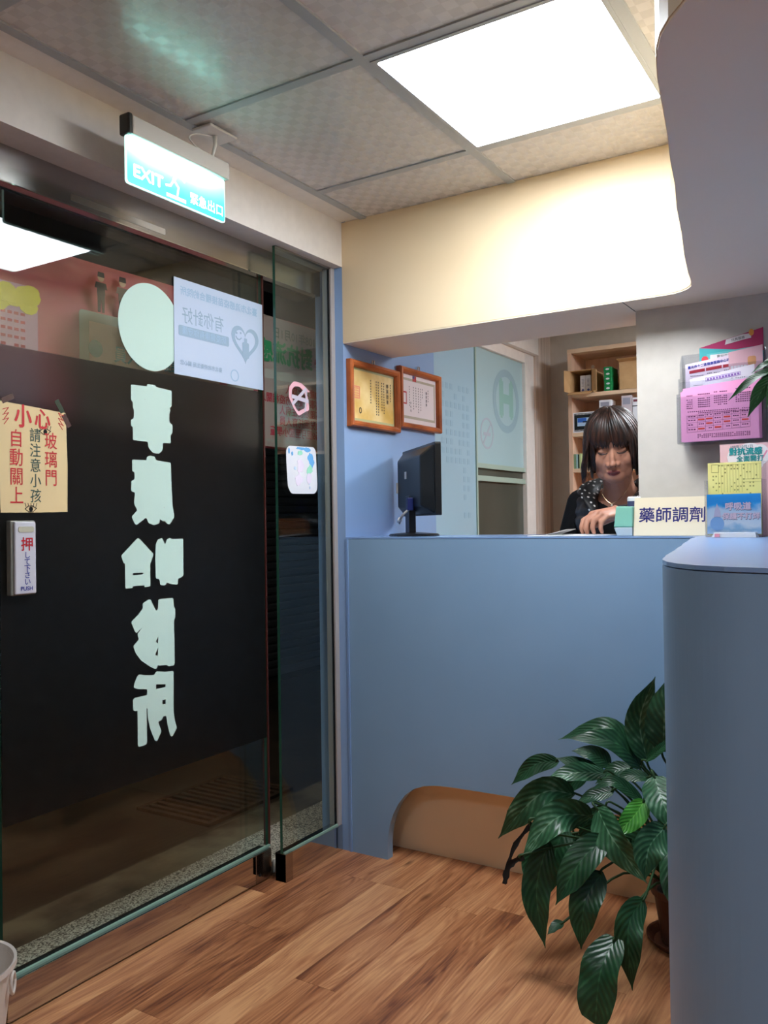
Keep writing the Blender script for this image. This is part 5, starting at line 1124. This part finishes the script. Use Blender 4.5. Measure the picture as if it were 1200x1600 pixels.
# head
for c, r in (((0, .012, .030), (.074, .092, .086)), ((0, -.020, -.030), (.064, .070, .086)), ((0, -.050, -.088), (.036, .038, .030)), ((.030, -.018, -.074), (.032, .044, .036)), ((-.030, -.018, -.074), (.032, .044, .036)),
             ((.036, -.053, -.032), (.025, .027, .030)), ((-.036, -.053, -.032), (.025, .027, .030)), ((0, -.072, .034), (.048, .022, .030)),
             ((.014, -.088, -.046), (.0095, .0095, .0085)), ((-.014, -.088, -.046), (.0095, .0095, .0085)), ((0, -.097, -.043), (.0115, .013, .0105)),
             ((0, -.078, -.070), (.024, .0125, .017)), ((.007, -.086, -.0690), (.0115, .008, .0045)), ((-.007, -.086, -.0690), (.0115, .008, .0045)), ((0, -.085, -.0775), (.0145, .009, .0055)),
             ((.030, -.070, -.001), (.016, .016, .0105)), ((-.030, -.070, -.001), (.016, .016, .0105)), ((.030, -.078, .017), (.020, .009, .005)), ((-.030, -.078, .017), (.020, .009, .005)),
             ((.073, .006, -.018), (.008, .018, .028)), ((-.073, .006, -.018), (.008, .018, .028))):
    B.ball(c, r, 14, Hm)
cap(B, (0, -.080, .008), (0, -.096, -.040), .0075, .0095, 14, Hm)
# neck and trunk (leaning a little over the counter)
nk = Hm @ Vector((0, .022, -.06))
chain(B, [nk, (-.900, 3.03, 1.315)], [.050, .054])
chain(B, [(-.900, 3.03, 1.312), (-.905, 3.06, 1.262)], [.056, .074])
chain(B, [(-.925, 3.15, .90), (-.920, 3.12, 1.05), (-.910, 3.08, 1.19)], [.128, .118, .112])
for c, r in (((-.905, 3.07, 1.20), (.155, .098, .105)), ((-.915, 3.10, 1.06), (.142, .098, .12)), ((-.93, 3.16, .86), (.165, .112, .12))): B.ball(c, r, 16)
chain(B, [(-.905, 3.065, 1.265), (-1.040, 3.075, 1.262)], [.050, .050]); chain(B, [(-.905, 3.065, 1.265), (-.770, 3.070, 1.262)], [.050, .050])
# legs, feet
for s_ in (-1, 1):
    hx = -.93 + s_ * .085
    chain(B, [(hx, 3.16, .84), (hx + .01 * s_, 3.13, .47), (hx + .01 * s_, 3.17, .10)], [.090, .058, .040])
    chain(B, [(hx + .01 * s_, 3.185, .045), (hx + .02 * s_, 3.02, .034)], [.042, .032])
# arms: her right arm hangs close to the body, forearm forward under the worktop edge; her left hand rests on the papers
chain(B, [(-1.055, 3.075, 1.258), (-1.128, 3.075, 1.04), (-1.075, 3.035, .90)], [.054, .044, .034])
chain(B, [(-.755, 3.070, 1.258), (-.690, 3.000, 1.215), (-.800, 2.835, 1.222)], [.054, .045, .031])
chain(B, [(-.800, 2.835, 1.222), (-.838, 2.785, 1.222)], [.026, .0235])
# left hand, knuckles up, fingers curling down onto the paper
for a, b, ra, rb in (((-.842, 2.782, 1.222), (-.905, 2.742, 1.214), .020, .0135), ((-.842, 2.778, 1.222), (-.887, 2.728, 1.217), .019, .0135), ((-.838, 2.778, 1.218), (-.868, 2.722, 1.214), .018, .013), ((-.838, 2.780, 1.214), (-.850, 2.724, 1.206), .017, .012)): cap(B, a, b, ra, rb)
fing = [[(-.905, 2.742, 1.212), (-.928, 2.722, 1.196), (-.932, 2.712, 1.172), (-.930, 2.716, 1.158)],
        [(-.887, 2.728, 1.215), (-.908, 2.702, 1.198), (-.911, 2.692, 1.172), (-.908, 2.697, 1.157)],
        [(-.868, 2.722, 1.212), (-.885, 2.694, 1.194), (-.887, 2.687, 1.171), (-.884, 2.692, 1.157)],
        [(-.850, 2.724, 1.205), (-.862, 2.700, 1.189), (-.863, 2.695, 1.170), (-.860, 2.699, 1.158)]]
for f_, r_ in zip(fing, (.0094, .0098, .0094, .0084)): chain(B, f_, [r_ * 1.08, r_ * 1.02, r_ * .92, r_ * .78], n=12)
chain(B, [(-.845, 2.785, 1.208), (-.890, 2.775, 1.185), (-.925, 2.752, 1.170), (-.940, 2.738, 1.162)], [.015, .0115, .010, .0080], n=12)
# right hand
for k in range(4): chain(B, [(-1.066 + k * .002, 3.03, .885), (-1.075 + k * .016, 3.006, .83), (-1.070 + k * .015, 2.998, .79), (-1.062 + k * .013, 3.008, .762)], [.020, .0105, .0095, .0078], n=10)
chain(B, [(-1.06, 3.03, .88), (-1.035, 3.01, .85), (-1.025, 3.0, .81)], [.017, .011, .009], n=10)
raw = B.build('body_raw', m_wp, None, origin=(0, 0, 0))
def remesh(o, vox, sm=6, fac=.5):
    r = o.modifiers.new('r', 'REMESH'); r.mode = 'VOXEL'; r.voxel_size = vox; r.use_smooth_shade = True
    s_ = o.modifiers.new('s', 'SMOOTH'); s_.factor = fac; s_.iterations = sm
    me = bpy.data.meshes.new_from_object(o.evaluated_get(bpy.context.evaluated_depsgraph_get()))
    bpy.data.objects.remove(o); return me
me = remesh(raw, .0034, 3, .5)
m_skin = noise_mat('skin', (172, 120, 98), (182, 130, 106), 18, .5, .05, .0006); m_lip = M('lips', (128, 62, 62), .45); m_knit = M('black_knit', (16, 16, 18), .85, spec=.2); m_trs = M('dark_trousers', (26, 26, 32), .8); m_shoe = M('black_shoes', (14, 14, 14), .4)
NT(m_skin).b.inputs['Subsurface Weight'].default_value = .0; NT(m_skin).b.inputs['Subsurface Radius'].default_value = (.01, .004, .002)
me.materials.clear()
for m_ in (m_skin, m_lip, m_knit, m_trs, m_shoe): me.materials.append(m_)
Hi = Hm.inverted(); mi = []
hand0 = Vector((-.885, 2.74, 1.19)); rh0 = Vector((-1.05, 3.0, .82))
for p in me.polygons:
    c = p.center; h = Hi @ c; k = 2
    if c.z < .10: k = 4
    elif c.z < .86 and (c - rh0).length > .085: k = 3
    if h.z > -.125 and (h.x ** 2 + h.y ** 2) < .0155 and c.z > 1.30: k = 0
    # neckline: a deep round neck
    zc = 1.235 + 1.1 * abs(c.x + .900) ** 1.35 + (max(0, c.y - 3.02) * .9)
    if k == 2 and abs(c.x + .900) < .085 and c.z > zc and c.z > 1.22 and c.y < 3.10: k = 0
    if (c - hand0).length < .082 and c.y < 2.80: k = 0
    if (c - rh0).length < .085: k = 0
    if h.y < -.080 and abs(h.x) < .0225 and -.0835 < h.z < -.0640 and k == 0 and (h.x / .0200) ** 2 + ((h.z + .0735) / .0095) ** 2 < 1: k = 1
    mi.append(k)
me.polygons.foreach_set('material_index', mi)
me.polygons.foreach_set('use_smooth', [True] * len(me.polygons))
body = bpy.data.objects.new('body', me); body.parent = pr; body.location = -pr.location; COL.objects.link(body)
def hl(mb, name, mat, **k): mb.v = [tuple(Hm @ Vector(p)) for p in mb.v]; return mb.build(name, mat, pr, **k)
# closed lids looking down: a lash line under each lid, brows, parted mouth line
m_lash = M('lash_black', (22, 14, 12), .7)
for s_ in (-1, 1):
    mb = MB(); mb.tube(smooth_path([(s_ * .0145, -.0835, -.0065), (s_ * .024, -.0885, -.0092), (s_ * .036, -.0862, -.0088), (s_ * .046, -.0775, -.0050)], 4), [.0010] + [.0016] * 11 + [.0008], 6); hl(mb, 'eyelash', m_lash)
    mb = MB(); mb.tube(smooth_path([(s_ * .014, -.0865, .0150), (s_ * .030, -.0885, .0190), (s_ * .047, -.0790, .0150)], 5), [.0018] * 10 + [.0008], 6, flat=.6); hl(mb, 'eyebrow', m_lash)
mb = MB(); mb.tube(smooth_path([(-.0165, -.0868, -.0752), (-.006, -.0940, -.0728), (.006, -.0940, -.0728), (.0165, -.0868, -.0752)], 4), .0011, 6); hl(mb, 'mouth_line', M('mouth_dark', (74, 30, 30), .6))
mb = MB(); [mb.ball((s_ * .0062, -.1015, -.0500), (.0030, .0030, .0016), 6) for s_ in (-1, 1)]; hl(mb, 'nostril', M('nostril_dark', (58, 30, 26), .8))
# hair: cap under the locks, then swept locks from an off-centre parting
m_hair = noise_mat('dark_brown_hair', (24, 15, 12), (74, 44, 33), 9, .46, .5, .002, spec=.5, lo=.42, hi=.72, mscale=(9, 9, 1.2))
NT(m_hair).b.inputs['Anisotropic'].default_value = .5
RX, RY, RZ, CY, CZ = .0865, .1060, .1010, .010, .030
crown = (-.022, -.01)
def scalp(a, th, k=1.0):
    return Vector((RX * k * math.sin(th) * math.sin(a), CY - RY * k * math.sin(th) * math.cos(a), CZ + RZ * k * math.cos(th)))
mb = MB(); vs = []; na, nt_ = 48, 16
for i in range(na):
    a = 2 * pi * i / na; aa = abs((a + pi) % (2 * pi) - pi)
    endz = .030 if aa < .75 else (-.100 if aa > 1.05 else .030 - (aa - .75) / .30 * .130)
    for j in range(nt_ + 1):
        t = j / nt_
        if j <= 9: p = scalp(a, (pi / 2) * j / 9, .99)
        else:
            p = scalp(a, pi / 2, .99); q = (j - 9) / (nt_ - 9); p.z = CZ + (endz - CZ) * q if endz < CZ else CZ
            p.x *= 1 - .06 * q; p.y = CY + (p.y - CY) * (1 - .10 * q)
        vs.append(p)
fs = [(i * (nt_ + 1) + j, ((i + 1) % na) * (nt_ + 1) + j, ((i + 1) % na) * (nt_ + 1) + j + 1, i * (nt_ + 1) + j + 1) for i in range(na) for j in range(nt_)]
mb.add(vs, fs); hr = random.Random(21)
for k in range(560):
    a = hr.uniform(-pi, pi); aa = abs(a); L = 14; pts = []; lift = hr.uniform(1.0, 1.055)
    sweep = hr.uniform(-.16, .16) + (.30 if a > 0 else -.22) * (1 if aa < 1.3 else .2)
    a0 = a * .55 - .12
    zend = hr.uniform(.004, .028) if aa < .78 else (hr.uniform(-.128, -.070) if aa > 1.02 else hr.uniform(-.10, .0) if aa > .90 else hr.uniform(-.03, .012))
    if a > .0 and aa > .62 and aa < 1.02: zend = hr.uniform(-.08, .0)
    for i in range(L + 1):
        t = i / L; th = .10 + t * (pi / 2 - .10) * 1.28
        ang = a0 + (a + sweep * .4 - a0) * min(1, t * 1.25) ** .8
        if th < pi / 2 * .98: p = scalp(ang, th, lift)
        else:
            q = (th - pi / 2 * .98) / (pi / 2 * 1.28 + .0 - pi / 2 * .98)
            p = scalp(ang, pi / 2, lift); z0_ = CZ; p.z = z0_ + (zend - z0_) * q
            fl = (.005 + .020 * q * q * (1 if a < 0 else .35)) if aa > .85 else -.004 * q
            out = Vector((p.x, p.y - CY, 0)).normalized(); p += out * fl
            if aa > 1.0 : p -= out * (.018 * max(0, q - .75) * (1 if a > 0 else 0))
        pts.append(p)
    w_ = hr.uniform(.0035, .0070)
    mb.smooth = True
    mb.tube(pts, [w_ * (.5 + .5 * min(1, i / 4)) * (1 - max(0, (i - 10) / 4.2)) + .0004 for i in range(L + 1)], 5, None, True, .55)
for k in range(14):   # fringe wisps over the temples
    a = hr.choice((-1, 1)) * hr.uniform(.70, .98); p0 = scalp(a, 1.1, 1.03)
    mb.tube([p0, scalp(a, pi / 2, 1.02), scalp(a * 1.02, pi / 2, 1.0) + Vector((0, 0, -.05)), scalp(a * 1.03, pi / 2, .97) + Vector((0, .004, -.10))], [.003, .0035, .003, .0005], 5)
hl(mb, 'hair', m_hair)
# vest with quilted panels, open front; dotted collar; necklace
V = MB()
chain(V, [(-.920, 3.13, .92), (-.916, 3.105, 1.06), (-.908, 3.08, 1.19)], [.146, .140, .134])
for c, r in (((-.905, 3.07, 1.20), (.176, .124, .116)), ((-.915, 3.095, 1.06), (.164, .122, .13)), ((-.925, 3.13, .93), (.168, .124, .08))): V.ball(c, r, 18)
chain(V, [(-.905, 3.068, 1.262), (-1.025, 3.074, 1.262)], [.068, .062]); chain(V, [(-.905, 3.068, 1.262), (-.785, 3.074, 1.262)], [.068, .062])
rawv = V.build('v', m_wp, None, origin=(0, 0, 0)); mv = remesh(rawv, .006, 5)
bm = bmesh.new(); bm.from_mesh(mv)
for v in bm.verts:
    q = abs(math.sin((v.co.z - .90 + .015 * math.sin(v.co.x * 14)) * pi / .075)); f_ = 1 - q
    nzv = noise.noise(v.co * 28) * .0025
    v.co -= v.normal * (.010 * f_ ** 3) - v.normal * nzv
def vest_cut(c):
    dx = abs(c.x + .897)
    if c.y < 3.07 and dx < .020 + max(0, c.z - 1.05) * .24 and c.z > .88: return True
    if c.z > 1.262 and dx < .085: return True
    if c.z < .875: return True
    if c.z > 1.29 and c.y > 3.06 and dx < .07: return True
    return False
bmesh.ops.delete(bm, geom=[f for f in bm.faces if vest_cut(f.calc_center_median())], context='FACES')
bm.to_mesh(mv); bm.free()
mv.materials.clear(); mv.materials.append(M('black_quilted_nylon', (38, 36, 38), .36, spec=.5)); mv.polygons.foreach_set('use_smooth', [True] * len(mv.polygons))
vo = bpy.data.objects.new('vest', mv); vo.parent = pr; vo.location = -pr.location; COL.objects.link(vo)
so = vo.modifiers.new('t', 'SOLIDIFY'); so.thickness = .006; so.offset = -1
def dots():
    m = M('dotted_lining', (14, 14, 16), .6); t = NT(m); v = t.coords('Object', (1, 1, 1))
    vo_ = t.n('ShaderNodeTexVoronoi'); vo_.inputs['Scale'].default_value = 62; vo_.inputs['Randomness'].default_value = .55; t.l(v, vo_.inputs['Vector'])
    t.l(t.ramp(vo_.outputs['Distance'], [(.26, (206, 202, 200)), (.31, (14, 14, 16))]), t.b.inputs['Base Color']); return m
m_dot = dots()
for s_, pts, ws in ((-1, [(-.860 - .105, 3.085, 1.340), (-.995, 3.045, 1.322), (-1.002, 3.000, 1.298), (-.984, 2.962, 1.258), (-.962, 2.946, 1.215), (-.940, 2.943, 1.165)], [.026, .034, .037, .030, .020, .007]),
                    (1, [(-.860 + .020, 3.085, 1.340), (-.812, 3.045, 1.318), (-.808, 3.000, 1.290), (-.828, 2.962, 1.252), (-.850, 2.944, 1.208), (-.868, 2.945, 1.165)], [.030, .038, .040, .032, .022, .008])):
    C_ = smooth_path(pts, 4); W_ = [ws[min(int(i / 4), 5)] + (ws[min(int(i / 4) + 1, 5)] - ws[min(int(i / 4), 5)]) * (i % 4) / 4 for i in range(len(C_))]
    mb = MB(); vs = []
    for p, w_ in zip(C_, W_):
        outw = Vector((s_ * .80, -.30, .35)).normalized()
        for u in (-1, -.4, .4, 1): vs.append(p + outw * (u * w_) + Vector((0, -1, .3)) * (.010 * (1 - u * u)))
    n_ = len(C_); fs = [(i * 4 + j, i * 4 + j + 1, i * 4 + j + 5, i * 4 + j + 4) for i in range(n_ - 1) for j in range(3)]
    mb.add(vs, fs); mb.smooth = True; co = mb.build('collar', m_dot, pr, smooth=True); sd_ = co.modifiers.new('t', 'SOLIDIFY'); sd_.thickness = .004
    co['label'] = 'black collar lining with white dots'
mb = MB(); ch = smooth_path([(-.950, 2.995, 1.325), (-.948, 2.973, 1.300), (-.930, 2.958, 1.272), (-.903, 2.951, 1.253), (-.876, 2.958, 1.272), (-.856, 2.973, 1.300), (-.852, 2.995, 1.325)], 6)
mb.tube(ch, .0009, 6); mb.build('necklace', M('fine_gold', (226, 196, 150), .25, metal=1), pr)
MB().ball((-.903, 2.949, 1.247), (.0035, .0025, .0045), 8).build('pendant', M('pendant_pearl', (240, 226, 206), .2), pr)

for o_ in bpy.data.objects:      # runs of print marks too small to pick apart
    if o_.name.split('.')[0] in ('small_print', 'certificate_print', 'form_print', 'faint_reversed_print', 'box_print', 'punched_edge', 'zigzag_mark', 'heading_print', 'printed_table', 'red_highlight'): o_['kind'] = 'stuff'
